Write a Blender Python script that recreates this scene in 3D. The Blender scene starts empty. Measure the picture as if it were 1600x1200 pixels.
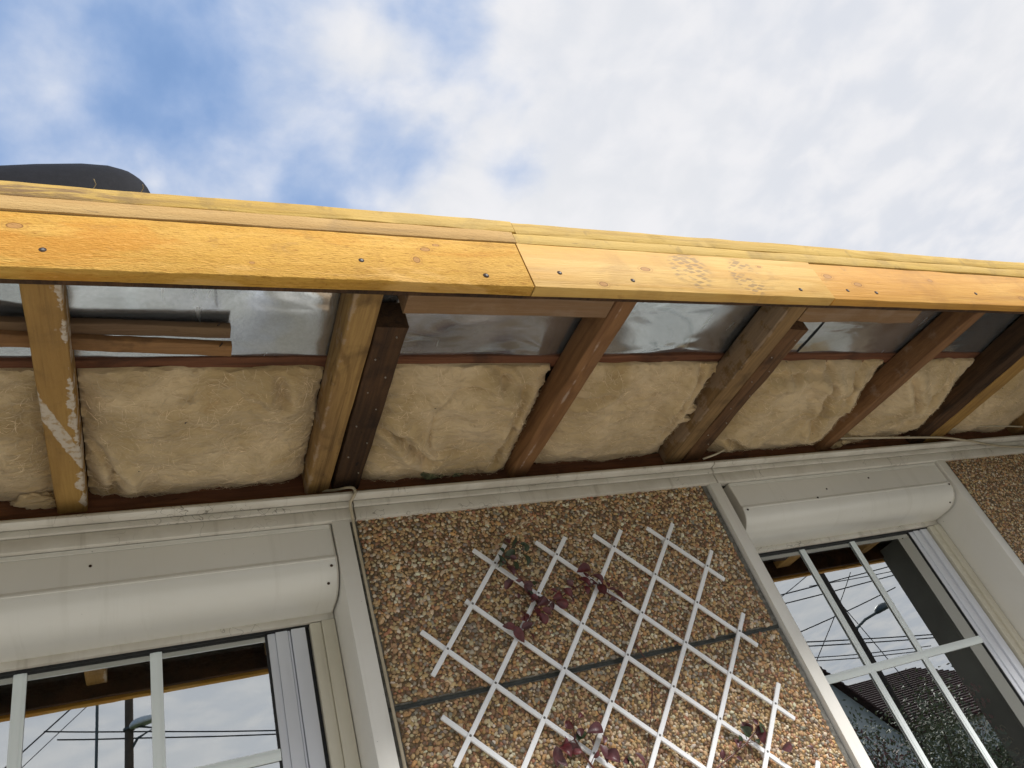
import bpy, bmesh, math, random
import numpy as np
from mathutils import Vector, Matrix, Euler, noise as mnoise

random.seed(7); rng = np.random.default_rng(7)
scene = bpy.context.scene
C = scene.collection
rad = math.radians

# ------------------------------------------------------------------ camera
# All house measurements below are taken from a datum 1.5 m in front of the wall, 1.6 m above the ground.
OFF = Vector((0.0, -1.5, 1.6))
R = ((0.89833571, -0.32209991, -0.29873836),
     (0.0218411, -0.64643052, 0.76266018),
     (-0.43876637, -0.69164964, -0.57367661))
cam_d = bpy.data.cameras.new('camera'); cam = bpy.data.objects.new('camera', cam_d); C.objects.link(cam)
mw = Matrix.Identity(4)
for i in range(3):
    for j in range(3): mw[j][i] = R[i][j]
mw.translation = OFF
cam.matrix_world = mw
cam_d.sensor_width = 36; cam_d.lens = 36*1195.7/1600; cam_d.clip_start = .02; cam_d.clip_end = 3000
scene.camera = cam

# ------------------------------------------------------------------ world
SUN_ELEV, SUN_AZ = rad(40), rad(150)          # azimuth clockwise from +Y: behind the viewer, a little right
sun_dir = Vector((math.sin(SUN_AZ)*math.cos(SUN_ELEV), math.cos(SUN_AZ)*math.cos(SUN_ELEV), math.sin(SUN_ELEV)))
world = bpy.data.worlds.new("World"); scene.world = world; world.use_nodes = True
wn = world.node_tree; wn.nodes.clear()
def N(t, typ, **kw):
    n = t.nodes.new(typ)
    for k, v in kw.items(): setattr(n, k, v)
    return n
def math_node(t, op, a, b=None, c=None, clamp=False):
    n = N(t, 'ShaderNodeMath', operation=op, use_clamp=clamp)
    for i, v in enumerate((a, b, c)):
        if v is None: continue
        if isinstance(v, (int, float)): n.inputs[i].default_value = v
        else: t.links.new(v, n.inputs[i])
    return n.outputs[0]
def vmath(t, op, a, b=None):
    n = N(t, 'ShaderNodeVectorMath', operation=op)
    for i, v in enumerate((a, b)):
        if v is None: continue
        if isinstance(v, tuple): n.inputs[i].default_value = v
        else: t.links.new(v, n.inputs[i])
    return n.outputs['Value'] if op in ('LENGTH', 'DISTANCE', 'DOT_PRODUCT') else n.outputs[0]
def noise(t, vec, scale, detail=4, rough=.5, dist=0.0):
    n = N(t, 'ShaderNodeTexNoise'); n.inputs['Scale'].default_value = scale
    n.inputs['Detail'].default_value = detail; n.inputs['Roughness'].default_value = rough
    n.inputs['Distortion'].default_value = dist
    if vec is not None: t.links.new(vec, n.inputs['Vector'])
    return n
def smooth(t, v, a, b, lo=0., hi=1.):
    n = N(t, 'ShaderNodeMapRange', interpolation_type='SMOOTHSTEP')
    t.links.new(v, n.inputs['Value'])
    for k, x in (('From Min', a), ('From Max', b), ('To Min', lo), ('To Max', hi)): n.inputs[k].default_value = x
    return n.outputs['Result']
def mixc(t, f, a, b, typ='MIX'):
    n = N(t, 'ShaderNodeMix', data_type='RGBA', blend_type=typ)
    for s, v in ((0, f), (6, a), (7, b)):
        if isinstance(v, (int, float)): n.inputs[s].default_value = v
        elif isinstance(v, tuple): n.inputs[s].default_value = (*v[:3], 1)
        else: t.links.new(v, n.inputs[s])
    return n.outputs[2]

sky = N(wn, 'ShaderNodeTexSky', sky_type='NISHITA', sun_disc=False)
sky.sun_elevation = SUN_ELEV; sky.sun_rotation = SUN_AZ; sky.altitude = 100
sky.air_density = 1.0; sky.dust_density = .6; sky.ozone_density = 1.5
bg1 = N(wn, 'ShaderNodeBackground'); bg1.inputs['Strength'].default_value = .15
wn.links.new(sky.outputs[0], bg1.inputs['Color'])
tc = N(wn, 'ShaderNodeTexCoord')
sep = N(wn, 'ShaderNodeSeparateXYZ'); wn.links.new(tc.outputs['Generated'], sep.inputs[0])
zz = math_node(wn, 'MAXIMUM', math_node(wn, 'ADD', sep.outputs[2], .12), .05)
px = math_node(wn, 'DIVIDE', sep.outputs[0], zz); py = math_node(wn, 'DIVIDE', sep.outputs[1], zz)
cmb = N(wn, 'ShaderNodeCombineXYZ'); wn.links.new(px, cmb.inputs[0]); wn.links.new(py, cmb.inputs[1])
cmb.inputs[2].default_value = 3.7
n1 = noise(wn, cmb.outputs[0], 4.2, 7, .52, .15)
n2 = noise(wn, cmb.outputs[0], 10, 6, .5, .2)
n3 = noise(wn, cmb.outputs[0], 1.0, 5, .5, .2)
cov = math_node(wn, 'ADD', math_node(wn, 'MULTIPLY', n1.outputs[0], .75), math_node(wn, 'MULTIPLY', n2.outputs[0], .25))
# the cloud sheet thickens towards +x (right of the house)
grad = smooth(wn, px, .05, .85, -.07, .40)
# breaks in the cloud sheet
for hx, hy, hr, ha in ((.06, .50, .12, .15), (-.02, .62, .12, .12), (-.14, .46, .10, .10), (.33, .37, .10, .14), (.50, .56, .08, .22), (.70, .43, .05, .22), (.16, .68, .07, .06)):
    hd = vmath(wn, 'DISTANCE', cmb.outputs[0], (hx, hy, 3.7))
    grad = math_node(wn, 'SUBTRACT', grad, smooth(wn, hd, hr*1.15, 0, 0, ha*.62))
cov = math_node(wn, 'ADD', math_node(wn, 'ADD', cov, grad), smooth(wn, py, .1, -.7, 0, .36))
mask = smooth(wn, cov, .26, .68, .42, 1.0)
ccol = mixc(wn, smooth(wn, n3.outputs[0], .3, .7), (.78, .82, .91), (.91, .92, .95))
ccol = mixc(wn, smooth(wn, n2.outputs[0], .35, .7), ccol, (.97, .97, 1.0))
ccol = mixc(wn, smooth(wn, cov, .30, .70), (.36, .58, 1.0), ccol)     # thin veils scatter blue
bg2 = N(wn, 'ShaderNodeBackground'); bg2.inputs['Strength'].default_value = .66
wn.links.new(ccol, bg2.inputs['Color'])
mx = N(wn, 'ShaderNodeMixShader'); wn.links.new(mask, mx.inputs[0])
wn.links.new(bg1.outputs[0], mx.inputs[1]); wn.links.new(bg2.outputs[0], mx.inputs[2])
wo = N(wn, 'ShaderNodeOutputWorld'); wn.links.new(mx.outputs[0], wo.inputs['Surface'])

sd = bpy.data.lights.new('sun', 'SUN'); sd.energy = 3.5; sd.angle = rad(14); sd.color = (1, .97, .93)
so = bpy.data.objects.new('sun', sd); C.objects.link(so)
so.rotation_euler = sun_dir.to_track_quat('Z', 'Y').to_euler(); so.location = (4, -8, 12)
scene.view_settings.view_transform = 'Standard'; scene.view_settings.look = 'None'
scene.view_settings.exposure = 0.45; scene.view_settings.gamma = 1; scene.view_settings.use_curve_mapping = False
scene.cycles.caustics_reflective = False; scene.cycles.caustics_refractive = False
scene.cycles.max_bounces = 10; scene.cycles.transparent_max_bounces = 12

# ------------------------------------------------------------------ materials
def newmat(name):
    m = bpy.data.materials.new(name); m.use_nodes = True; t = m.node_tree; t.nodes.clear()
    o = N(t, 'ShaderNodeOutputMaterial'); b = N(t, 'ShaderNodeBsdfPrincipled')
    t.links.new(b.outputs[0], o.inputs[0]); return m, t, b
def coords(t, rnd=True):
    c = N(t, 'ShaderNodeTexCoord').outputs['Object']
    if not rnd: return c, c
    oi = N(t, 'ShaderNodeObjectInfo')
    v = vmath(t, 'SCALE', (13.7, 7.3, 5.1)); n = v.node; t.links.new(oi.outputs['Random'], n.inputs['Scale'])
    n.inputs['Scale'].default_value = 1
    return c, vmath(t, 'ADD', c, v)
def mapping(t, vec, scale, rot=(0, 0, 0)):
    n = N(t, 'ShaderNodeMapping'); n.inputs['Scale'].default_value = scale; n.inputs['Rotation'].default_value = rot
    t.links.new(vec, n.inputs['Vector']); return n.outputs[0]
def bump(t, b, h, strength, dist=.002, prev=None):
    n = N(t, 'ShaderNodeBump'); n.inputs['Strength'].default_value = strength; n.inputs['Distance'].default_value = dist
    t.links.new(h, n.inputs['Height'])
    if prev is not None: t.links.new(prev, n.inputs['Normal'])
    t.links.new(n.outputs[0], b.inputs['Normal']); return n.outputs[0]

def wood(name, c1, c2, c3, axis='x', dirt=(.05, .03, .02), dirt_amt=.3, saw=.35, knots=True, rough=.7, extra=None, stripe=9, spec=.25):
    """c1 early wood, c2 late wood, c3 blotch colour"""
    m, t, b = newmat(name); c, v = coords(t)
    along = {'x': (1, 0, 0), 'y': (0, 1, 0), 'z': (0, 0, 1)}[axis]
    def sc(a, x): return tuple(a if q else x for q in along)
    # knots: stretched cells
    vo = N(t, 'ShaderNodeTexVoronoi', feature='F1'); vo.inputs['Scale'].default_value = 1
    t.links.new(mapping(t, v, sc(3.2, 9.0)), vo.inputs['Vector'])
    kd = vo.outputs['Distance']
    warp = smooth(t, kd, .0, .42, .55, 0)
    g0 = noise(t, mapping(t, v, sc(.55, stripe)), 1.0, 3, .5, .25)
    gr = math_node(t, 'ADD', math_node(t, 'MULTIPLY', g0.outputs[0], 9.0), math_node(t, 'MULTIPLY', warp, 2.6 if knots else 0))
    ring = math_node(t, 'SINE', math_node(t, 'MULTIPLY', gr, 5.5))
    ring = smooth(t, ring, -.2, 1.0)
    fine = noise(t, mapping(t, v, sc(14, 260)), 1.0, 3, .6)
    big = noise(t, mapping(t, v, sc(2.2, 7)), 1.0, 4, .55)
    blot = noise(t, v, 9, 5, .6, .4)
    col = mixc(t, math_node(t, 'MULTIPLY', ring, .55), c1, c2)
    col = mixc(t, smooth(t, big.outputs[0], .42, .68), col, c3)
    col = mixc(t, smooth(t, fine.outputs[0], .3, .75, 0, .45), col, c2)
    if knots:
        km = smooth(t, kd, .075, .045)
        kr = math_node(t, 'SINE', math_node(t, 'MULTIPLY', kd, 260))
        kc = mixc(t, smooth(t, kr, -.6, .8), tuple(x*.45 for x in c2), tuple(x*.9 for x in c2))
        col = mixc(t, km, col, kc)
    spots = smooth(t, noise(t, mapping(t, v, sc(26, 60)), 1, 3, .6).outputs[0], .66, .76)
    dm = math_node(t, 'MULTIPLY', smooth(t, blot.outputs[0], .5, .72), dirt_amt)
    dm = math_node(t, 'MAXIMUM', dm, math_node(t, 'MULTIPLY', spots, min(1, dirt_amt*1.3)))
    col = mixc(t, dm, col, dirt)
    lin = noise(t, mapping(t, v, sc(1.6, 55)), 1, 5, .65, .3)
    col = mixc(t, smooth(t, lin.outputs[0], .52, .72, 0, min(.9, .25+dirt_amt)), col, tuple(a*.55+b_*.45 for a, b_ in zip(dirt, c2)))
    if extra: col = extra(t, c, v, col)
    t.links.new(col, b.inputs['Base Color']); b.inputs['Roughness'].default_value = rough
    b.inputs['Specular IOR Level'].default_value = spec
    st = noise(t, mapping(t, v, sc(120, 420)), 1, 2, .6)
    h = math_node(t, 'ADD', math_node(t, 'MULTIPLY', fine.outputs[0], .8), math_node(t, 'MULTIPLY', st.outputs[0], saw*2))
    h = math_node(t, 'ADD', h, math_node(t, 'MULTIPLY', ring, .25))
    bump(t, b, h, .75, .0016)
    return m

def knots_at(lst, base=None):
    def f(t, c, v, col):
        if base: col = base(t, c, v, col)
        s = N(t, 'ShaderNodeSeparateXYZ'); t.links.new(c, s.inputs[0]); nz = noise(t, v, 40, 3, .5).outputs[0]
        for (x, z, rx, rz) in lst:
            dx = math_node(t, 'DIVIDE', math_node(t, 'SUBTRACT', s.outputs[0], x), rx); dz = math_node(t, 'DIVIDE', math_node(t, 'SUBTRACT', s.outputs[2], z+OFF.z), rz*.8)
            d = math_node(t, 'SQRT', math_node(t, 'ADD', math_node(t, 'MULTIPLY', dx, dx), math_node(t, 'MULTIPLY', dz, dz)))
            d = math_node(t, 'ADD', d, math_node(t, 'MULTIPLY', math_node(t, 'SUBTRACT', nz, .5), .5))
            ring = smooth(t, math_node(t, 'SINE', math_node(t, 'MULTIPLY', d, 9)), -.3, 1)
            col = mixc(t, math_node(t, 'MULTIPLY', smooth(t, d, 2.6, .9), math_node(t, 'ADD', .15, math_node(t, 'MULTIPLY', ring, .45))), col, (.34, .15, .03))
            col = mixc(t, smooth(t, d, .95, .8), col, (.42, .22, .07)); col = mixc(t, math_node(t, 'MULTIPLY', smooth(t, math_node(t, 'ABSOLUTE', math_node(t, 'SUBTRACT', d, .95)), .16, .04), .7), col, (.16, .07, .02))
        hm = smooth(t, noise(t, mapping(t, v, (9, 9, 22)), 1, 6, .7, .8).outputs[0], .56, .70)
        return mixc(t, math_node(t, 'MULTIPLY', hm, .28), col, (.22, .13, .05))
    return f
def rough_saw(t, c, v, col):
    # torn dashes of a rough-sawn face, running with the grain
    a = noise(t, mapping(t, v, (70, 300, 330)), 1, 3, .7)
    d = smooth(t, a.outputs[0], .54, .70)
    col = mixc(t, math_node(t, 'MULTIPLY', d, .6), col, (.28, .11, .012))
    st = noise(t, mapping(t, v, (3.5, 14, 14)), 1, 5, .6, .6).outputs[0]
    col = mixc(t, smooth(t, st, .52, .66, 0, .55), col, (.50, .20, .018)); col = mixc(t, smooth(t, st, .42, .32, 0, .5), col, (.74, .46, .16))
    l = smooth(t, a.outputs[0], .44, .30)
    return mixc(t, math_node(t, 'MULTIPLY', l, .45), col, (.78, .43, .12))
def boot_prints(t, c, v, col):
    s = N(t, 'ShaderNodeSeparateXYZ'); t.links.new(c, s.inputs[0])
    m = None
    # position of board relative to the house origin
    for (cx, cz, rx, rz, an) in ((1.02, .965, .055, .058, .5), (1.165, .955, .045, .06, -.6), (1.03, 1.0, .03, .02, .2)):
        dx = math_node(t, 'DIVIDE', math_node(t, 'SUBTRACT', s.outputs[0], cx), rx)
        dz = math_node(t, 'DIVIDE', math_node(t, 'SUBTRACT', s.outputs[2], cz+OFF.z), rz)
        r = math_node(t, 'ADD', math_node(t, 'MULTIPLY', dx, dx), math_node(t, 'MULTIPLY', dz, dz))
        e = smooth(t, r, 1.1, .55)
        p = mapping(t, c, (42, 1, 105), (0, an, 0))
        vo = N(t, 'ShaderNodeTexVoronoi', feature='F1', distance='CHEBYCHEV'); vo.inputs['Scale'].default_value = 1
        vo.inputs['Randomness'].default_value = .55; t.links.new(p, vo.inputs['Vector'])
        k = math_node(t, 'MULTIPLY', e, smooth(t, vo.outputs['Distance'], .36, .30))
        m = k if m is None else math_node(t, 'MAXIMUM', m, k)
    pt = smooth(t, noise(t, v, 24, 3, .5).outputs[0], .34, .56)
    return mixc(t, math_node(t, 'MULTIPLY', math_node(t, 'MULTIPLY', m, pt), .55), col, (.16, .11, .07))
def plaster(cx0, cx1, y0, y1, edge=None):
    def f(t, c, v, col):
        s = N(t, 'ShaderNodeSeparateXYZ'); t.links.new(c, s.inputs[0])
        X, Y = s.outputs[0], s.outputs[1]
        nz = noise(t, v, 34, 5, .6).outputs[0]; nb = noise(t, v, 90, 3, .6).outputs[0]
        u = math_node(t, 'DIVIDE', math_node(t, 'SUBTRACT', X, cx0), cx1-cx0)
        # diagonal smear
        d = math_node(t, 'ABSOLUTE', math_node(t, 'SUBTRACT', Y, math_node(t, 'ADD', y0-1.5, math_node(t, 'MULTIPLY', u, y1-y0))))
        w = math_node(t, 'ADD', .012, math_node(t, 'MULTIPLY', nz, .05))
        m = smooth(t, math_node(t, 'SUBTRACT', w, d), 0, .006)
        if edge is not None:
            e = math_node(t, 'ABSOLUTE', math_node(t, 'SUBTRACT', X, edge))
            we = math_node(t, 'MULTIPLY', smooth(t, noise(t, v, 22, 4, .6).outputs[0], .42, .7), .014)
            m = math_node(t, 'MAXIMUM', m, smooth(t, math_node(t, 'SUBTRACT', we, e), 0, .003))
        m = math_node(t, 'MULTIPLY', m, smooth(t, nb, .32, .55, .25, .8))
        return mixc(t, m, col, (.62, .56, .48))
    return f
def edge_dust(ex, slope=0.0, amt=.7, w=.02):
    def f(t, c, v, col):
        s = N(t, 'ShaderNodeSeparateXYZ'); t.links.new(c, s.inputs[0])
        e = math_node(t, 'SUBTRACT', s.outputs[0], math_node(t, 'ADD', ex, math_node(t, 'MULTIPLY', s.outputs[1], slope)))
        e = math_node(t, 'ABSOLUTE', e)
        we = math_node(t, 'MULTIPLY', smooth(t, noise(t, v, 18, 5, .65).outputs[0], .38, .72), w)
        m = smooth(t, math_node(t, 'SUBTRACT', we, e), 0, .006)
        return mixc(t, math_node(t, 'MULTIPLY', m, amt), col, (.45, .36, .29))
    return f

M = {}
M['fascia_orange'] = wood('orange_rough_sawn_wood', (.62, .37, .085), (.47, .245, .035), (.56, .31, .05), 'x', (.22, .10, .02), .3, .9, False, .75, knots_at([(-.15, .985, .010, .007), (.43, .957, .006, .009), (.452, .985, .009, .006), (.475, .998, .007, .004), (.16, .93, .004, .003)], rough_saw))
M['fascia_pale'] = wood('pale_planed_wood', (.62, .40, .125), (.50, .27, .055), (.58, .33, .07), 'x', (.26, .14, .045), .25, .15, False, .6, knots_at([(.786, .913, .009, .008), (.905, .962, .011, .007), (1.22, .99, .006, .004)], boot_prints))
M['fascia_honey'] = wood('honey_planed_wood', (.60, .34, .085), (.46, .22, .04), (.55, .28, .055), 'x', (.25, .12, .04), .28, .15, False, .6, knots_at([(1.42, .975, .012, .008), (1.50, .952, .012, .008), (1.78, .98, .008, .006), (2.1, .93, .01, .008)]))
M['strip_yellow'] = wood('yellow_green_treated_wood', (.56, .38, .10), (.42, .25, .045), (.52, .36, .11), 'x', (.20, .13, .06), .4, .3, True, .7)
def bark(t, c, v, col):
    s_ = N(t, 'ShaderNodeSeparateXYZ'); t.links.new(c, s_.inputs[0])
    w = smooth(t, s_.outputs[0], .12, -.08)
    k = smooth(t, noise(t, mapping(t, v, (7, 60, 60)), 1, 5, .7, .5).outputs[0], .46, .60)
    col = mixc(t, math_node(t, 'MULTIPLY', math_node(t, 'MULTIPLY', w, k), .8), col, (.17, .10, .06))
    g = math_node(t, 'MULTIPLY', smooth(t, noise(t, mapping(t, v, (22, 4, 16), (0, .5, 0)), 1, 3, .6).outputs[0], .60, .70), .4)
    return mixc(t, g, col, (.24, .16, .06))
M['strip_yellow'] = wood('yellow_treated_wood', (.56, .38, .10), (.42, .25, .045), (.52, .36, .11), 'x', (.20, .13, .06), .4, .35, True, .7, bark)
M['strip_pink'] = wood('pale_pinkish_sawn_wood', (.52, .345, .14), (.40, .235, .08), (.48, .30, .11), 'x', (.20, .14, .08), .4, .5, True, .75)
M['rafter_yellow'] = wood('yellow_weathered_timber', (.43, .26, .08), (.28, .155, .045), (.36, .21, .07), 'y', (.10, .06, .035), .35, .4, False, .8, plaster(-.15, -.098, 1.17, 1.33, -.101), 12)
M['rafter_aged'] = wood('aged_yellow_brown_timber', (.38, .235, .085), (.18, .10, .036), (.27, .16, .065), 'y', (.06, .035, .02), .65, .5, True, .8, edge_dust(.337, 0, .35, .012), 14)
M['rafter_red'] = wood('reddish_brown_timber', (.27, .14, .06), (.16, .075, .032), (.22, .115, .056), 'y', (.08, .04, .025), .35, .4, True, .8, edge_dust(.866, -.035, .65, .008), 10)
M['rafter_brown'] = wood('brown_streaked_timber', (.30, .185, .08), (.14, .085, .036), (.21, .13, .062), 'y', (.05, .03, .018), .6, .5, True, .8, edge_dust(1.338, 0, .3, .015), 16)
M['rafter_russet'] = wood('russet_timber', (.24, .125, .056), (.14, .066, .03), (.19, .095, .046), 'y', (.06, .03, .02), .35, .4, True, .8, edge_dust(2.012-.112*.64, -.112, .4, .006), 10)
M['old_dark'] = wood('old_dark_red_brown_timber', (.068, .036, .017), (.028, .015, .009), (.115, .058, .027), 'y', (.015, .01, .008), .8, .6, True, .75, None, 16)
M['old_russet'] = wood('old_rust_brown_timber', (.17, .088, .040), (.075, .038, .018), (.12, .062, .028), 'y', (.02, .012, .01), .7, .6, True, .75, None, 14)
M['beam_red'] = wood('red_brown_wall_plate_timber', (.20, .085, .042), (.10, .036, .018), (.15, .062, .032), 'x', (.03, .018, .012), .6, .4, True, .8, None, 12)
M['noggin'] = wood('dusty_brown_timber', (.26, .155, .075), (.18, .10, .045), (.24, .145, .08), 'x', (.40, .32, .25), .25, .4, True, .8)
M['offcut'] = wood('rusty_brown_offcut_timber', (.30, .16, .065), (.17, .08, .03), (.24, .14, .075), 'x', (.05, .03, .02), .7, .4, True, .8)
M['offcut_dark'] = wood('grey_brown_offcut_timber', (.20, .13, .07), (.13, .08, .04), (.16, .10, .06), 'x', (.05, .03, .02), .4, .4, False, .8)
M['pole_wood'] = wood('tarred_pole_timber', (.06, .045, .035), (.03, .022, .018), (.05, .04, .03), 'z', (.015, .012, .01), .5, .4, False, .9, None, 30)

def paint(name, c, rough=.35, dirt=.35, dirtc=(.30, .27, .21), speck=.5, spec=.5, scale=5):
    m, t, b = newmat(name); c0, v = coords(t)
    big = noise(t, v, scale, 5, .6, .3); fine = noise(t, v, 60, 3, .6)
    col = mixc(t, smooth(t, big.outputs[0], .35, .75, 0, dirt), c, dirtc)
    run = noise(t, mapping(t, v, (34, 3, 2.2)), 1, 4, .6, .4)
    col = mixc(t, smooth(t, run.outputs[0], .55, .78, 0, dirt*1.1), col, tuple(x*.8 for x in dirtc))
    sp = smooth(t, noise(t, v, 170, 2, .5).outputs[0], .735, .77)
    sp = math_node(t, 'MULTIPLY', sp, smooth(t, noise(t, v, 11, 3, .5).outputs[0], .52, .62))
    col = mixc(t, math_node(t, 'MULTIPLY', sp, speck), col, (.06, .05, .035))
    t.links.new(col, b.inputs['Base Color'])
    if speck > .6:
        cr = N(t, 'ShaderNodeTexVoronoi', feature='DISTANCE_TO_EDGE'); cr.inputs['Scale'].default_value = 1
        t.links.new(mapping(t, vmath(t, 'ADD', v, noise(t, v, 9, 3, .5).outputs['Color']), (2.6, 6, 7)), cr.inputs['Vector'])
        ck = math_node(t, 'MULTIPLY', smooth(t, cr.outputs['Distance'], .012, .003), smooth(t, noise(t, v, 5, 2, .5).outputs[0], .5, .6))
        col = mixc(t, math_node(t, 'MULTIPLY', ck, .7), col, (.10, .08, .05))
        t.links.new(col, b.inputs['Base Color'])
    t.links.new(smooth(t, fine.outputs[0], .2, .8, rough*(.97 if rough < .3 else .85), rough*(1.05 if rough < .3 else 1.2)), b.inputs['Roughness'])
    b.inputs['Specular IOR Level'].default_value = spec
    bump(t, b, noise(t, v, 2.5, 1, .4).outputs[0], .2, .006)
    return m
M['trim'] = paint('old_white_painted_wood', (.70, .665, .60), .5, .4, (.34, .29, .22), .9, .35, 7)
M['box'] = paint('cream_white_shutter_aluminium', (.78, .76, .71), .24, .12, (.48, .44, .34), .45, .6, 3)
M['jamb'] = paint('cream_white_window_surround', (.81, .79, .74), .38, .15, (.50, .45, .36), .55, .5, 6)
M['rail'] = paint('cream_guide_rail', (.66, .62, .51), .33, .3, (.44, .39, .28), .4, .5, 5)
M['sash'] = paint('cool_white_window_plastic', (.68, .70, .76), .2, .1, (.5, .52, .56), .1, .6, 3)
M['muntin'] = paint('white_glazing_bar', (.86, .92, .92), .35, .05, (.6, .65, .66), 0, .4, 3)
M['white_plastic'] = paint('white_plastic_lath', (.87, .88, .90), .32, .1, (.6, .58, .55), .25, .5, 9)
M['cable'] = paint('beige_cable_sheath', (.52, .45, .33), .5, .4, (.2, .16, .1), .5, .4, 20)
def flat(name, c, rough=.6, metal=0., var=.25, scale=20, spec=.4, b_str=.2):
    m, t, b = newmat(name); c0, v = coords(t)
    n = noise(t, v, scale, 5, .6)
    col = mixc(t, smooth(t, n.outputs[0], .3, .7), tuple(x*(1-var) for x in c), tuple(min(1, x*(1+var)) for x in c))
    t.links.new(col, b.inputs['Base Color']); b.inputs['Roughness'].default_value = rough; b.inputs['Metallic'].default_value = metal
    b.inputs['Specular IOR Level'].default_value = spec
    bump(t, b, n.outputs[0], b_str, .003)
    return m
M['rubber'] = flat('black_gasket_rubber', (.012, .012, .013), .6, 0, .1)
M['black_plastic'] = flat('matt_black_plastic_cover', (.006, .006, .008), .6, 0, .2, 60, .12, .2)
M['roofing'] = flat('dark_grey_roofing_felt', (.05, .05, .052), .9, 0, .3, 200)
M['deck'] = flat('dark_brown_roof_boarding', (.05, .032, .022), .9, 0, .4, 12)
M['steel'] = flat('zinc_plated_screw_steel', (.16, .155, .15), .6, .5, .2, 300)
M['nail_head'] = flat('pale_corroded_nail_head', (.34, .30, .25), .7, .3, .3, 300)
M['screw_hole'] = flat('dark_screw_recess', (.05, .03, .02), .9)
M['mortar'] = flat('grey_mortar', (.15, .145, .13), .95, 0, .35, 90, .2, .8)
M['bed'] = flat('brown_gravel_bedding', (.17, .12, .07), .95, 0, .4, 200, .2, .8)
M['sealant'] = flat('dark_grey_joint_sealant', (.055, .06, .055), .7, 0, .3, 60)
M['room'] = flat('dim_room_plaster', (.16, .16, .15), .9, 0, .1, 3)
M['curtain'] = flat('grey_net_curtain', (.30, .31, .29), .85, 0, .15, 12)
M['render'] = flat('grey_white_house_render', (.50, .50, .48), .9, 0, .12, 2)
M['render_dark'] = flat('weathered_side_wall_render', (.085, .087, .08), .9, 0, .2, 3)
M['tiles'] = flat('brown_red_roof_tiles', (.05, .025, .021), .85, 0, .4, 12, .3, .8)
M['lamp_metal'] = flat('dark_street_lamp_metal', (.06, .075, .08), .5, .3, .1)
M['lamp_pale'] = flat('pale_grey_lamp_housing', (.45, .48, .50), .4, .2, .1)
M['wire'] = flat('black_overhead_wire', (.02, .02, .022), .7)
M['concrete_pole'] = flat('dark_brown_post_coating', (.07, .05, .035), .85, 0, .3, 12)
M['bark'] = flat('shrub_bark', (.10, .07, .05), .9, 0, .3, 40)
M['ground'] = flat('light_concrete_paving', (.44, .42, .37), .9, 0, .15, 1.5, .2, .4)
M['road'] = flat('worn_asphalt', (.07, .07, .072), .9, 0, .2, 8)
M['grass'] = flat('dull_green_turf', (.07, .09, .03), .95, 0, .4, 4, .2, .6)
M['dirt_grass'] = flat('straw_debris', (.30, .24, .14), .9, 0, .3, 80)
M['moss'] = flat('grey_green_moss_wad', (.15, .16, .09), .95, 0, .5, 70, .2, 1)
M['sticker_red'] = flat('red_flower_window_decal', (.30, .03, .05), .5, 0, .4, 60)
M['sticker_green'] = flat('green_leaf_window_decal', (.02, .11, .07), .5, 0, .3, 60)
M['sticker_tan'] = flat('tan_scroll_window_decal', (.35, .27, .17), .5, 0, .3, 60)

def leafmat(name, c, rough=.4):
    m, t, b = newmat(name); c0, v = coords(t)
    n = noise(t, v, 45, 4, .6)
    col = mixc(t, smooth(t, n.outputs[0], .3, .7), tuple(x*.6 for x in c), tuple(x*1.35 for x in c))
    t.links.new(col, b.inputs['Base Color']); b.inputs['Roughness'].default_value = rough
    bump(t, b, n.outputs[0], .5, .002); return m
M['leaf_red'] = leafmat('dark_crimson_leaf', (.115, .022, .026))
M['leaf_purple'] = leafmat('purple_brown_leaf', (.095, .03, .035))
M['leaf_green'] = leafmat('dark_green_leaf', (.028, .045, .018))
M['stem_red'] = leafmat('reddish_vine_stem', (.11, .035, .025))
M['bush'] = leafmat('olive_shrub_leaf', (.10, .11, .05), .6)
M['bush_red'] = leafmat('copper_shrub_leaf', (.14, .06, .05), .6)

def galvanised():
    m, t, b = newmat('dull_galvanised_sheet'); c, v = coords(t)
    big = noise(t, v, 3.5, 4, .5, .5); sp = N(t, 'ShaderNodeTexVoronoi'); sp.inputs['Scale'].default_value = 160
    t.links.new(v, sp.inputs['Vector'])
    st = noise(t, mapping(t, v, (26, 4, 4)), 1, 4, .6, 1.2)
    col = mixc(t, smooth(t, big.outputs[0], .3, .7), (.68, .73, .78), (.83, .87, .92))
    col = mixc(t, math_node(t, 'MULTIPLY', sp.outputs['Distance'], .35), col, (.42, .45, .48))
    smear = smooth(t, st.outputs[0], .64, .74, 0, .5)
    col = mixc(t, smear, col, (.78, .80, .80))
    t.links.new(col, b.inputs['Base Color']); b.inputs['Metallic'].default_value = .92
    r = math_node(t, 'ADD', smooth(t, big.outputs[0], .3, .7, .09, .24), math_node(t, 'MULTIPLY', smear, .4))
    t.links.new(r, b.inputs['Roughness'])
    w = noise(t, mapping(t, v, (5, 9, 5)), 1, 2, .4, .6)
    p = bump(t, b, w.outputs[0], .42, .02)
    bump(t, b, noise(t, v, 260, 2, .5).outputs[0], .1, .0006, p)
    return m
M['galv'] = galvanised()

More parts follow.
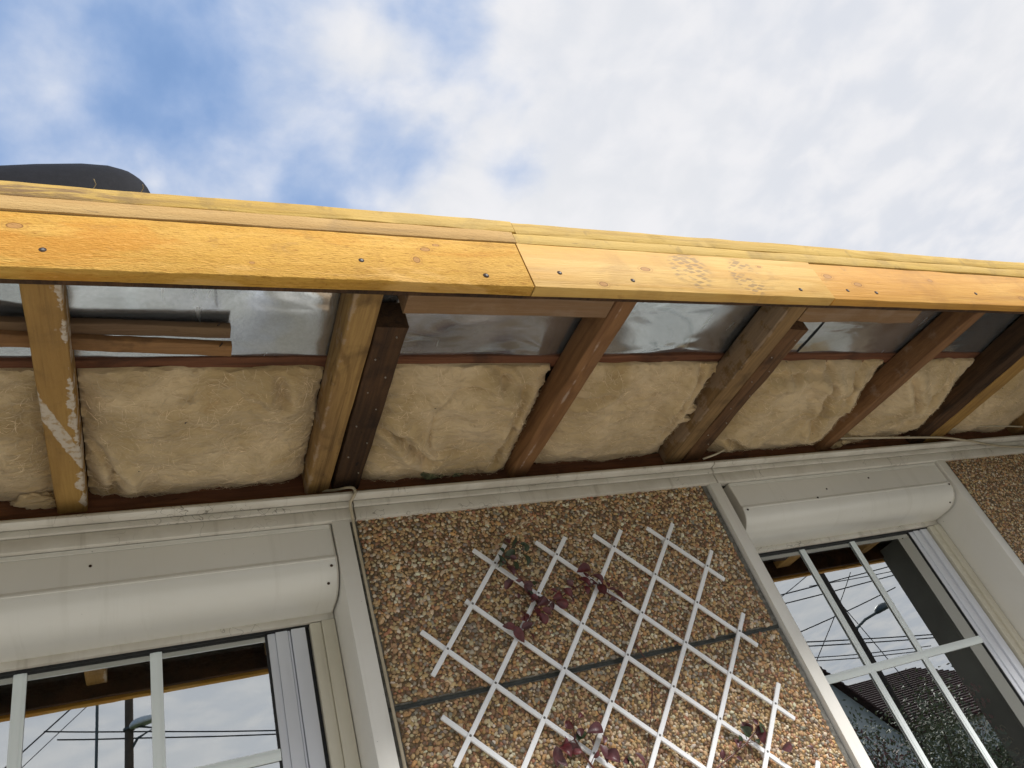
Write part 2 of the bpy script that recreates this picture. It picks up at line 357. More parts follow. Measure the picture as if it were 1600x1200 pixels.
def wool():
    m, t, b = newmat('tan_mineral_wool'); c, v = coords(t)
    w = noise(t, v, 7, 3, .5)
    wv = vmath(t, 'ADD', v, vmath(t, 'SCALE', w.outputs['Color'])); 
    wv.node.inputs[1].links[0].from_node.inputs['Scale'].default_value = .18
    f1 = noise(t, mapping(t, wv, (20, 62, 45)), 1, 6, .68, .6)
    f2 = noise(t, mapping(t, wv, (90, 260, 200)), 1, 4, .7, .8)
    big = noise(t, v, 5.5, 4, .55, .5)
    col = mixc(t, smooth(t, big.outputs[0], .32, .7), (.50, .36, .18), (.71, .55, .34))
    col = mixc(t, smooth(t, f1.outputs[0], .48, .76, 0, .5), col, (.34, .21, .085))
    col = mixc(t, smooth(t, f2.outputs[0], .55, .85, 0, .35), col, (.76, .62, .40))
    sp = smooth(t, noise(t, v, 60, 2, .5).outputs[0], .775, .79)
    col = mixc(t, sp, col, (.05, .035, .02))
    t.links.new(col, b.inputs['Base Color']); b.inputs['Roughness'].default_value = 1.0
    b.inputs['Specular IOR Level'].default_value = .05
    b.inputs['Sheen Weight'].default_value = .25
    h = math_node(t, 'ADD', f1.outputs[0], math_node(t, 'MULTIPLY', f2.outputs[0], .5))
    bump(t, b, h, .75, .008)
    return m
M['wool'] = wool()
M['fibre'] = flat('pale_wool_fibre', (.72, .58, .38), .9, 0, .35, 30)

def pebble():
    m, t, b = newmat('mixed_river_gravel'); c, v = coords(t, False)
    a = N(t, 'ShaderNodeAttribute', attribute_name='stone_colour')
    n = noise(t, v, 700, 3, .6)
    col = mixc(t, smooth(t, n.outputs[0], .3, .7, 0, .35), a.outputs['Color'], (.16, .10, .055))
    big = noise(t, v, 4, 4, .6)
    col = mixc(t, smooth(t, big.outputs[0], .5, .75, 0, .3), col, (.13, .095, .06))
    t.links.new(col, b.inputs['Base Color']); b.inputs['Roughness'].default_value = .55
    return m
M['pebble'] = pebble()
def pebble_far():
    m, t, b = newmat('gravel_faced_concrete'); c, v = coords(t, False)
    vo = N(t, 'ShaderNodeTexVoronoi'); vo.inputs['Scale'].default_value = 110; t.links.new(v, vo.inputs['Vector'])
    r = N(t, 'ShaderNodeValToRGB'); t.links.new(vo.outputs['Color'], r.inputs[0])
    r.color_ramp.elements[0].color = (.13, .07, .035, 1); r.color_ramp.elements[1].color = (.5, .4, .27, 1)
    e = r.color_ramp.elements.new(.5); e.color = (.33, .21, .1, 1)
    t.links.new(r.outputs[0], b.inputs['Base Color']); b.inputs['Roughness'].default_value = .8
    bump(t, b, math_node(t, 'SUBTRACT', 1, vo.outputs['Distance']), .8, .004)
    return m
M['pebble_far'] = pebble_far()

def glass(name, fac, tint):
    m = bpy.data.materials.new(name); m.use_nodes = True; t = m.node_tree; t.nodes.clear()
    o = N(t, 'ShaderNodeOutputMaterial'); g = N(t, 'ShaderNodeBsdfGlossy'); g.inputs['Roughness'].default_value = 0.0
    g.inputs['Color'].default_value = (.97, 1, .99, 1)
    tr = N(t, 'ShaderNodeBsdfTransparent'); tr.inputs['Color'].default_value = (*tint, 1)
    fr = N(t, 'ShaderNodeFresnel'); fr.inputs['IOR'].default_value = 1.5
    f = math_node(t, 'ADD', math_node(t, 'MULTIPLY', fr.outputs[0], 1.3), fac, clamp=True)
    mxx = N(t, 'ShaderNodeMixShader'); t.links.new(f, mxx.inputs[0]); t.links.new(tr.outputs[0], mxx.inputs[1]); t.links.new(g.outputs[0], mxx.inputs[2])
    c = N(t, 'ShaderNodeTexCoord').outputs['Object']
    n = noise(t, c, 1.3, 2, .4); bp = N(t, 'ShaderNodeBump'); bp.inputs['Strength'].default_value = .05 if 'outer' in name else 0.0; bp.inputs['Distance'].default_value = .01
    t.links.new(n.outputs[0], bp.inputs['Height']); t.links.new(bp.outputs[0], g.inputs['Normal'])
    t.links.new(mxx.outputs[0], o.inputs[0]); return m
M['glass_out'] = glass('outer_window_glass', .50, (.95, .98, .97))
M['glass_in'] = glass('inner_window_glass', .03, (.80, .84, .82))

# ------------------------------------------------------------------ mesh helpers (coordinates from the datum)
class MB:
    def __init__(s): s.v = []; s.f = []
    def add(s, vs, fs):
        k = len(s.v); s.v += [tuple(q) for q in vs]; s.f += [tuple(i+k for i in f) for f in fs]; return s
    def box(s, x0, x1, y0, y1, z0, z1, ch=0.0):
        if ch <= 0:
            return s.add([(x, y, z) for x in (x0, x1) for y in (y0, y1) for z in (z0, z1)],
                [(0, 1, 3, 2), (4, 6, 7, 5), (0, 4, 5, 1), (2, 3, 7, 6), (0, 2, 6, 4), (1, 5, 7, 3)])
        bm = bmesh.new(); bmesh.ops.create_cube(bm, size=1)
        for v in bm.verts:
            v.co = Vector(((x0+x1)/2+v.co.x*(x1-x0), (y0+y1)/2+v.co.y*(y1-y0), (z0+z1)/2+v.co.z*(z1-z0)))
        bmesh.ops.bevel(bm, geom=bm.edges[:], offset=ch, segments=2, affect='EDGES', profile=.5)
        bm.verts.index_update()
        s.add([v.co[:] for v in bm.verts], [[v.index for v in f.verts] for f in bm.faces]); bm.free(); return s
    def extrude_x(s, prof, x0, x1, nseg=1, cap=True):
        n = len(prof); k0 = len(s.v); vs = []; fs = []
        for i in range(nseg+1):
            x = x0+(x1-x0)*i/nseg
            vs += [(x, y, z) for y, z in prof]
        for i in range(nseg):
            for j in range(n):
                a, b = i*n+j, i*n+(j+1) % n
                fs.append((a, b, b+n, a+n))
        if cap: fs += [tuple(range(n))[::-1], tuple(nseg*n+j for j in range(n))]
        return s.add(vs, fs)
    def tube(s, pts, r, n=8, r1=None):
        pts = [Vector(p) for p in pts]; vs = []; fs = []
        up = Vector((0, 0, 1))
        for i, p in enumerate(pts):
            d = (pts[min(i+1, len(pts)-1)]-pts[max(i-1, 0)]).normalized()
            a = d.cross(up if abs(d.z) < .95 else Vector((1, 0, 0))).normalized(); b = d.cross(a)
            rr = r if r1 is None else r+(r1-r)*i/(len(pts)-1)
            for k in range(n):
                an = 2*math.pi*k/n; vs.append(p+(a*math.cos(an)+b*math.sin(an))*rr)
        for i in range(len(pts)-1):
            for k in range(n):
                a, b = i*n+k, i*n+(k+1) % n; fs.append((a, b, b+n, a+n))
        fs += [tuple(range(n))[::-1], tuple((len(pts)-1)*n+k for k in range(n))]
        return s.add(vs, fs)
    def disc(s, c, r, h, n=14, axis='y'):
        c = Vector(c)
        d = {'y': Vector((0, -1, 0)), 'z': Vector((0, 0, -1))}[axis]
        return s.tube([c, c+d*h*.6, c+d*h], r, n, r*.7)
def board(x0, x1, y0, y1, z0, z1, axis='x', ch=.0025, jit=.0012, seg=.05, skew=0.0, seed=0, end_cut=0.0):
    """a sawn timber: chamfered section swept along its length with slightly uneven arrises; skew shifts x along y"""
    m = MB()
    if axis == 'x': L0, L1, a0, a1, b0, b1 = x0, x1, y0, y1, z0, z1
    else: L0, L1, a0, a1, b0, b1 = y0, y1, x0, x1, z0, z1
    n = max(2, int((L1-L0)/seg)); prof = []
    for (a, b, da, db) in ((a0, b0, 1, 1), (a1, b0, -1, 1), (a1, b1, -1, -1), (a0, b1, 1, -1)):
        p = [(a, b+db*ch), (a+da*ch*.35, b+db*ch*.35), (a+da*ch, b)]
        if (a == a1) != (b == b1): p.reverse()
        prof += p
    vs = []; fs = []; k = len(prof)
    for i in range(n+1):
        u = i/n; L = L0+(L1-L0)*u
        for j, (a, b) in enumerate(prof):
            q = mnoise.noise_vector(Vector((L*9+seed*3.1, a*40, b*40)))*jit + mnoise.noise_vector(Vector((L*60+seed, a*90, b*90)))*jit*.4
            LL = L
            if end_cut and i == n: LL = L - end_cut*(b-b0)/(b1-b0)
            if end_cut and i == 0: LL = L - end_cut*(b-b0)/(b1-b0)*0
            if axis == 'x': vs.append((LL, a+q.x, b+q.y))
            else: vs.append((a+q.x+skew*(L-L0), LL, b+q.y))
    for i in range(n):
        for j in range(k):
            a, b = i*k+j, i*k+(j+1) % k; fs.append((a, b, b+k, a+k))
    fs += [tuple(range(k))[::-1], tuple(n*k+j for j in range(k))]
    m.add(vs, fs); return m

def tag(o, label=None, cat=None, group=None, kind=None):
    if label: o['label'] = label
    if cat: o['category'] = cat
    if group: o['group'] = group
    if kind: o['kind'] = kind
    return o
def absloc(o):
    p = Vector(o.location)
    while o.parent: o = o.parent; p += Vector(o.location)
    return p
def build(name, mb, mat, parent=None, smooth_ang=35, fix=True):
    me = bpy.data.meshes.new(name); vs = [Vector(v)+OFF for v in mb.v]
    if parent is None:
        xs = [v.x for v in vs]; ys = [v.y for v in vs]; zs = [v.z for v in vs]
        loc = Vector(((min(xs)+max(xs))/2, (min(ys)+max(ys))/2, min(zs))); o0 = loc
    else: loc = Vector((0, 0, 0)); o0 = absloc(parent)
    me.from_pydata([tuple(v-o0) for v in vs], [], mb.f); me.validate()
    if fix:
        bm = bmesh.new(); bm.from_mesh(me); bmesh.ops.recalc_face_normals(bm, faces=bm.faces[:]); bm.to_mesh(me); bm.free()
    if smooth_ang:
        me.shade_smooth(); me.set_sharp_from_angle(angle=rad(smooth_ang))
    me.materials.append(mat)
    o = bpy.data.objects.new(name, me); C.objects.link(o); o.location = loc
    if parent: o.parent = parent
    return o
def thing(name, label, cat, loc, group=None):
    o = bpy.data.objects.new(name, None); C.objects.link(o); o.location = Vector(loc)+OFF; o.empty_display_size = .1
    return tag(o, label, cat, group)

# ------------------------------------------------------------------ setting
gz = -1.6
tag(build('ground', MB().box(-400, 400, -400, 400, gz-.3, gz-.012), M['grass'], None, 0), kind='structure')
tag(build('pavement', MB().box(-9, 12, -3.6, 1.49, gz-.01, gz), M['ground'], None, 0), kind='structure')
tag(build('road', MB().box(-60, 60, -9.2, -4.2, gz-.011, gz-.004), M['road'], None, 0), kind='structure')

house = thing('house', 'gravel faced house with its eave stripped open, showing rafters, wool and white windows', 'house', (0.0, 1.5, gz))
H = house
# NOTE: the house origin is x=0, y=0 (world), z=0, so Object coordinates of its parts are world coordinates

# --- masonry carcass behind the cladding
WB = 1.66
def wall(x0, x1, z0, z1, y0=1.515, y1=1.75): return MB().box(x0, x1, y0, y1, z0, z1)
mb = MB(); mb.box(.42, 1.43, 1.515, 1.80, gz, .93); mb.box(2.452, 6, 1.515, 1.80, gz, .93); mb.box(-6, -2.25, 1.515, 1.80, gz, .93)
mb.box(-2.25, .42, 1.63, 1.80, .70, .93); mb.box(1.43, 2.452, 1.63, 1.80, .70, .93)
mb.box(-2.25, .42, 1.53, 1.80, gz, -.72); mb.box(1.43, 2.452, 1.53, 1.80, gz, -.72)
build('masonry', mb, M['mortar'], H, 0)
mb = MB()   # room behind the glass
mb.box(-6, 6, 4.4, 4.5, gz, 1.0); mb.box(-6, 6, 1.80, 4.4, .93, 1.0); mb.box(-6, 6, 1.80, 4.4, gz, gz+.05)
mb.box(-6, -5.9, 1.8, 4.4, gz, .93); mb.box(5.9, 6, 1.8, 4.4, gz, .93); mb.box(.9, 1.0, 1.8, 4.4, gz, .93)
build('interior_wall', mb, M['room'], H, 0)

# --- gravel faced panels
def stones(x0, x1, z0, z1, parent, sub=2, sp=.0073):
    bm = bmesh.new(); bmesh.ops.create_icosphere(bm, subdivisions=sub, radius=1)
    bv = np.array([v.co[:] for v in bm.verts]); bf = np.array([[v.index for v in f.verts] for f in bm.faces]); bm.free()
    nx, nz = int((x1-x0)/sp), int((z1-z0)/(sp*.87))
    X, Z = np.meshgrid(np.arange(nx)*sp+x0+sp/2, np.arange(nz)*sp*.87+z0+sp/2); X[1::2] += sp/2
    X = X.ravel(); Z = Z.ravel(); n = len(X)
    X = X+rng.uniform(-.36, .36, n)*sp; Z = Z+rng.uniform(-.36, .36, n)*sp
    ok = (X < x1) & (Z < z1); X, Z = X[ok], Z[ok]; n = len(X)
    k = len(bv)
    size = rng.choice([.0034, .0041, .0049, .0058], n, p=[.3, .38, .26, .06])
    s = np.stack([size*rng.uniform(.8, 1.4, n), size*rng.uniform(.55, .9, n), size*rng.uniform(.7, 1.05, n)], 1)
    base = np.broadcast_to(bv, (n, k, 3)).copy(); base *= 1+rng.normal(0, .13, (n, k, 1)); base *= s[:, None, :]
    a = rng.uniform(0, 2*np.pi, n); tl = rng.normal(0, .35, n)
    ca, sa = np.cos(a)[:, None], np.sin(a)[:, None]
    x, y, z = base[..., 0], base[..., 1], base[..., 2]
    x, z = x*ca-z*sa, x*sa+z*ca
    ct, st = np.cos(tl)[:, None], np.sin(tl)[:, None]; y, z = y*ct-z*st, y*st+z*ct
    o = absloc(parent)
    P = np.stack([x+X[:, None]+OFF.x, y+(1.5015-rng.uniform(0, .0028, n))[:, None]+OFF.y, z+Z[:, None]+OFF.z], -1).reshape(-1, 3)-np.array(o[:])
    F = (bf[None]+(np.arange(n)*k)[:, None, None]).reshape(-1, 3)
    me = bpy.data.meshes.new('gravel'); me.vertices.add(len(P)); me.loops.add(F.size); me.polygons.add(len(F))
    me.vertices.foreach_set('co', P.ravel().astype(np.float32)); me.loops.foreach_set('vertex_index', F.ravel().astype(np.int32))
    me.polygons.foreach_set('loop_start', np.arange(0, F.size, 3, dtype=np.int32))
    me.polygons.foreach_set('use_smooth', np.ones(len(F), bool)); me.update()
    pal = np.array([(.46, .28, .12), (.54, .37, .17), (.62, .48, .29), (.72, .62, .46), (.26, .13, .065), (.17, .10, .06), (.27, .24, .19), (.38, .17, .08), (.58, .32, .11), (.12, .10, .08), (.46, .38, .28)])
    ci = rng.choice(len(pal), n, p=[.19, .15, .13, .07, .11, .07, .07, .07, .06, .03, .05])
    pal = pal*.88+pal.mean(1, keepdims=True)*.12
    col = np.clip(pal[ci]*1.22*rng.uniform(.84, 1.18, (n, 1))*rng.uniform(.93, 1.07, (n, 3)), 0, .9)
    cl = np.concatenate([np.repeat(col, k, 0), np.ones((n*k, 1))], 1)
    at = me.color_attributes.new('stone_colour', 'FLOAT_COLOR', 'POINT'); at.data.foreach_set('color', cl.ravel().astype(np.float32))
    me.materials.append(M['pebble'])
    ob = bpy.data.objects.new('gravel', me); C.objects.link(ob); ob.parent = parent; tag(ob, kind='stuff'); return ob
def panel(x0, x1, z0, z1, sub, st=True, lab=None):
    p = build('wall_panel', MB().box(x0, x1, 1.5, 1.514, z0, z1, .003), M['mortar'] if st else M['pebble_far'], H, 0)
    if lab: p['label'] = lab
    if st: build('gravel_bed', MB().box(x0+.015, x1-.016, 1.4992, 1.5003, z0+.003, z1-.003), M['bed'], p, 0)
    if st: stones(x0+.014, x1-.015, z0+.003, z1-.003, p, sub)
    return p
panel(.418, 1.430, .4415, .872, 2, lab='gravel faced panel above the joint, between the two windows')
panel(.418, 1.430, -.14, .4335, 2, lab='gravel faced panel below the joint, behind the trellis')
panel(.418, 1.430, gz+.1, -.155, 1, False)
panel(2.454, 3.25, .20, .868, 1, lab='gravel faced panel right of the right window')
panel(2.454, 3.25, -.6, .186, 1, False); panel(-4.2, -2.25, -.6, .87, 1, False)
build('joint_sealant', MB().box(.418, 1.43, 1.505, 1.516, .428, .446), M['sealant'], H, 0)
mb = MB(); mb.tube([(.42+i*.05, 1.510, .4375+.0008*math.sin(i)) for i in range(21)], .0028, 6)
build('joint_bead', mb, M['mortar'], H)

# --- windows
def window(x0, x1, bars_x, bar_z, lab, mull=None):
    """x0,x1 = clear opening between the surrounds"""
    w = tag(bpy.data.objects.new('window', None), lab); C.objects.link(w); w.parent = H
    w.location = Vector(((x0+x1)/2, 1.62, -.72))+OFF-absloc(H)
    zb = -.70
    # surrounds: front strip and return
    for nm, xa, xb in (('jamb', x0-.038, x0), ('jamb', x1, x1+.038)):
        build(nm, MB().box(xa, xb, 1.488, 1.68, -.76, .8545, .002), M['jamb'], w)
    build('sill', MB().box(x0-.06, x1+.06, 1.45, 1.70, -.79, -.7605, .003), M['jamb'], w)
    build('head_strip', MB().box(x0+.001, x1-.001, 1.622, 1.66, .6885, .708, .002), M['trim'], w)
    build('head_gasket', MB().box(x0+.001, x1-.001, 1.632, 1.66, .683, .6883), M['rubber'], w, 0)
    # guide rails
    for s, xa in ((1, x0), (-1, x1)):
        r = MB(); a, b = sorted((xa+s*.0015, xa+s*.030)); r.box(a, b, 1.617, 1.66, zb, .687, .002)
        a, b = sorted((xa+s*.0305, xa+s*.055)); r.box(a, b, 1.623, 1.66, zb, .687, .0025)
        build('guide_rail', r, M['rail'], w)
        a, b = sorted((xa+s*.0553, xa+s*.064)); build('gasket', MB().box(a, b, 1.640, 1.67, zb, .687), M['rubber'], w, 0)
    # sash frames
    leaves = [(x0+.0645, x1-.0645)] if mull is None else [(x0+.0645, mull-.002), (mull+.002, x1-.0645)]
    for (a, b) in leaves:
        f = MB()
        for s, xa in ((1, a), (-1, b)):
            for (p0, p1, yy, dy) in ((0, .030, 1.628, .0), (.0312, .036, 1.634, 0), (.0365, .062, 1.6315, 0), (.0622, .078, 1.636, 0)):
                u0, u1 = sorted((xa+s*p0, xa+s*p1)); f.box(u0, u1, yy, 1.665, zb, .6825, .0016)
        f.box(a+.078, b-.078, 1.634, 1.665, zb, zb+.075, .002)
        build('sash', f, M['sash'], w)
        for u in (a+.0782, b-.083): build('glazing_gasket', MB().box(u, u+.0048, 1.638, 1.66, zb, .6825), M['rubber'], w, 0)
        ga, gb = a+.079, b-.079
        for nm, y, mt in (('pane', 1.641, 'glass_out'), ('pane', 1.6512, 'glass_in')):
            g = MB(); g.add([(ga, y, zb+.06), (gb, y, zb+.06), (gb, y, .6825), (ga, y, .6825)], [(0, 1, 2, 3)])
            build(nm, g, M[mt], w, 0)
        for bx in bars_x:
            if ga < bx < gb:
                q = MB(); q.box(bx-.011, bx+.011, 1.6365, 1.6402, zb+.075, .6825, .0012); q.box(bx-.0055, bx+.0055, 1.6350, 1.6368, zb+.075, .682, .0006)
                build('muntin', q, M['muntin'], w)
        for bz in bar_z:
            q = MB(); q.box(ga, gb, 1.6362, 1.6404, bz-.011, bz+.011, .0012); q.box(ga, gb, 1.6346, 1.6366, bz-.0055, bz+.0055, .0006)
            build('muntin', q, M['muntin'], w)
    return w
window(-2.20, .377, [.02-.23*i for i in range(10)], [.438, .06, -.33], 'wide window at the lower left, below its roller shutter box', -.93)
window(1.472, 2.410, [1.57, 1.787, 2.002], [.315, -.06, -.43], 'right window with glazing bars, curtain and floral decal')

# --- roller shutter boxes
def shutter(x0, x1, lab, screws):
    prof = [(1.497, .8525), (1.497, .8445), (1.4995, .8435), (1.4995, .8425), (1.4975, .8415), (1.4965, .778), (1.493, .7715), (1.493, .768)]
    for a in range(0, 91, 9):
        an = rad(a); prof.append((1.503-.009*math.cos(an)*0+(.075)*(1-math.cos(an))-.008, .768-.0005-.0635*math.sin(an)))
    prof += [(1.630, .7035), (1.630, .8525)]
    s = build('shutter_box', MB().extrude_x(prof, x0+.0025, x1-.0025, 40), M['box'], H, 24); s['label'] = lab
    for xa, xb in ((x0, x0+.0024), (x1-.0024, x1)):
        cp = [(y-(.0018 if z < .80 else 0), z-.001) for y, z in prof]
        build('end_cap', MB().extrude_x(cp, xa, xb), M['trim'], s, 24)
    for (x, z) in screws:
        y = 1.4965 if z > .775 else 1.492+(.075)*(1-math.sqrt(max(0, 1-((.7675-z)/.0635)**2)))
        q = MB(); q.disc((x, y+.001, z), .0032, .0022, 10)
        build('screw', q, M['screw_hole'], s)
shutter(-2.19, .3735, 'left roller shutter box over the wide window', [(.360, .752), (.352, .722), (-.09, .815)])
shutter(1.506, 2.4045, 'right roller shutter box over the barred window', [(1.522, .762), (2.392, .764), (2.385, .715), (1.80, .773), (1.86, .80), (2.06, .822)])

# --- painted trim above windows
def trim(x0, x1, seed, c_bot=.8545):
    # rounded top lip
    lip = [(1.50, .914), (1.468, .914), (1.463, .9115), (1.461, .908), (1.4615, .904), (1.4645, .9015), (1.470, .9), (1.50, .9)]
    a = build('trim_lip', MB().extrude_x(lip, x0+.001, x1-.001, 24), M['trim'], H, 40)
    b = build('trim_board', board(x0+.0008, x1-.0008, 1.482, 1.512, .8845, .8985, 'x', .0015, .0003, .1, seed=seed), M['trim'], H)
    c = build('trim_board', board(x0+.0008, x1-.0008, 1.4865, 1.514, c_bot, .8838, 'x', .002, .0005, .08, seed=seed+1), M['trim'], H)
    return a
trim(-4.2, .428, 1); trim(.430, 1.463, 4); trim(1.465, 4.2, 8)

# --- eave timbers
def rafter(x0, x1, mat, lab=None, y0=.857, y1=1.56, skew=0, z0=.945, z1=1.012, seed=0, jit=.0014, nm='rafter'):
    o = build(nm, board(x0, x1, y0, y1, z0, z1, 'y', .003, jit, .03, skew, seed), mat, H)
    if lab: o['label'] = lab
    return o
rafter(-.150, -.097, M['rafter_yellow'], 'yellow rafter with a white plaster smear, leftmost of the rafters', seed=1)
rafter(.334, .387, M['rafter_aged'], 'aged yellow-brown rafter beside a dark old one', seed=2)
rafter(.391, .452, M['old_dark'], 'short dark red-brown old rafter end', y0=.972, seed=3, jit=.003, nm='old_rafter', z0=.947, skew=.01)
rafter(.868, .920, M['rafter_red'], 'reddish brown rafter with a dusty pale arris', skew=-.035, seed=4)
rafter(1.338, 1.394, M['rafter_brown'], 'brown streaked rafter with an old rotten one against it', seed=5)
rafter(1.399, 1.462, M['old_russet'], 'rotten dark rust-brown old rafter end', y0=.965, seed=6, jit=.004, nm='old_rafter', z0=.949, skew=.012)
rafter(2.014, 2.058, M['rafter_russet'], 'russet rafter, second from the right', skew=-.112, seed=7)
rafter(2.375, 2.448, M['old_dark'], 'blackened old rafter at the right', y0=.93, seed=8, jit=.004, nm='old_rafter')
rafter(2.452, 2.53, M['rafter_yellow'], 'yellow new rafter at the far right', seed=9)
for x in (-.64, -1.13, -1.64, -2.14, 2.98, 3.48): rafter(x-.026, x+.026, M['rafter_aged'], seed=int(x*10))
o = build('noggin', board(.431, .862, .885, .9355, .945, .998, 'x', .003, .002, .03, seed=11, end_cut=0), M['noggin'], H); o['label'] = 'dusty brown noggin under the fascia, beside the dark rafter end'
o = build('noggin', board(1.397, 1.80, .882, .937, .946, .998, 'x', .003, .004, .02, seed=14), M['noggin'], H); o['label'] = 'ragged edged noggin under the pale fascia board'
o = build('batten', board(-4, 4, 1.127, 1.163, 1.0135, 1.036, 'x', .002, .003, .03, seed=15), M['beam_red'], H)
for i, (a, b) in enumerate(((-4, .36), (.362, 1.36), (1.362, 4))):
    o = build('wall_plate', board(a, b, 1.512, 1.60, .915, (1.005, .985, .998)[i], 'x', .004, .004, .04, seed=16+i), M['beam_red'], H)
# fascia: three boards end to end, two strips above
YF = .816
def screw(p, x, z, r=.0042, YF=.816):
    b = MB(); b.disc((x, YF+.0005, z), r*1.35, .0012, 14); h = build('screw_hole', b, M['screw_hole'], p)
    b = MB(); b.disc((x+.0004, YF-.0006, z-.001), r*.62, .0012, 12); build('screw', b, M['steel'], p)
A = build('fascia_board', board(-4, .636, YF, .839, .9, 1.0165, 'x', .0015, .0012, .02, seed=20), M['fascia_orange'], H); A['label'] = 'orange rough-sawn fascia board on the left'
for x, z in ((-.114, .937), (.333, .948), (.55, .925)): screw(A, x, z)
B = build('fascia_board', board(.638, 1.384, YF-.0015, .8385, .8985, 1.0165, 'x', .0015, .0008, .03, seed=23), M['fascia_pale'], H); B['label'] = 'pale planed fascia board marked with boot prints, in the middle'
for x, z in ((.702, .939), (.859, .927), (1.296, .922)): screw(B, x, z, YF=.8145)
D = build('fascia_board', board(1.3900, 4, YF+.0022, .839, .9, 1.0165, 'x', .0015, .0010, .03, seed=26), M['fascia_honey'], H); D['label'] = 'honey coloured fascia board on the right'
for x, z in ((1.45, .930), (1.542, .927), (1.92, .94)): screw(D, x, z, YF=.8182)
o = build('fascia_strip', board(-4, .639, YF-.002, .86, 1.0172, 1.049, 'x', .0015, .001, .03, seed=31), M['strip_pink'], H); o['label'] = 'pale pinkish strip above the orange board'
o = build('fascia_strip', board(.641, 4, YF-.0005, .86, 1.0172, 1.046, 'x', .0015, .0014, .03, seed=33), M['strip_yellow'], H)
o = build('fascia_strip', board(-4, .648, YF-.001, .86, 1.0498, 1.083, 'x', .002, .0016, .02, seed=36), M['strip_yellow'], H)
o = build('fascia_strip', board(.650, 4, YF+.0006, .86, 1.0468, 1.0805, 'x', .002, .0016, .02, seed=38), M['strip_yellow'], H)

build('added_dark_board', board(-4, 4, .8398, .8555, .9085, 1.0125, 'x', .002, .001, .1, seed=29), M['old_dark'], H)['label'] = 'dark board added behind the fascia to darken its back in the window reflections'  # added, hidden from the camera: darkens the fascia back mirrored in the glass
# metal sheets over the outer part of the eave
def sheet(x0, x1, z, seed, y0=.842, y1=1.13):
    nx, ny = int((x1-x0)/.03), 14; vs = []; fs = []
    for j in range(ny+1):
        for i in range(nx+1):
            x = x0+(x1-x0)*i/nx; y = y0+(y1-y0)*j/ny
            w = mnoise.noise(Vector((x*4.5, y*7, seed)))*.0075+mnoise.noise(Vector((x*12, y*16, seed+5)))*.0009
            vs.append((x, y, z+.002+w))
    for j in range(ny):
        for i in range(nx):
            a = j*(nx+1)+i; fs.append((a, a+1, a+nx+2, a+nx+1))
    return build('metal_sheet', MB().add(vs, fs), M['galv'], H, 60, False)
sheet(-4, .425, 1.0165, 1); sheet(.405, 1.615, 1.0185, 2); sheet(1.60, 4, 1.0165, 3)
build('roof_boarding', MB().box(-4, 4, .842, 2.0, 1.052, 1.070), M['deck'], H, 0)
build('back_boarding', MB().box(-4, 4, 1.60, 1.80, .93, 1.052), M['deck'], H, 0)
mb = MB().extrude_x([(.836, 1.0835), (.836, 1.087), (5.2, 1.50), (5.2, 1.07), (.87, 1.0705)], -4, 4)
build('roof_covering', mb, M['roofing'], H, 0)
# projecting side wall that closes the eave on the right
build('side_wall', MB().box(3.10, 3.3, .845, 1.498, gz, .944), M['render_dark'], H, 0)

# nail heads and staples left in the old timbers
old = [o for o in bpy.data.objects if o.name.startswith('old_rafter')]
for o, x0 in zip(old[:2], (.40, 1.41)):
    for k in range(9):
        y = 1.0+.055*k+random.uniform(-.01, .01); x = x0+.010*(y-1.0)+(.008 if k % 2 else .036)+random.uniform(-.004, .004)
        m = MB(); m.disc((x, y, o_z := (.9465 if x0 < 1 else .9485)), .0019, .0022, 8, 'z'); build('nail', m, M['nail_head'], o)
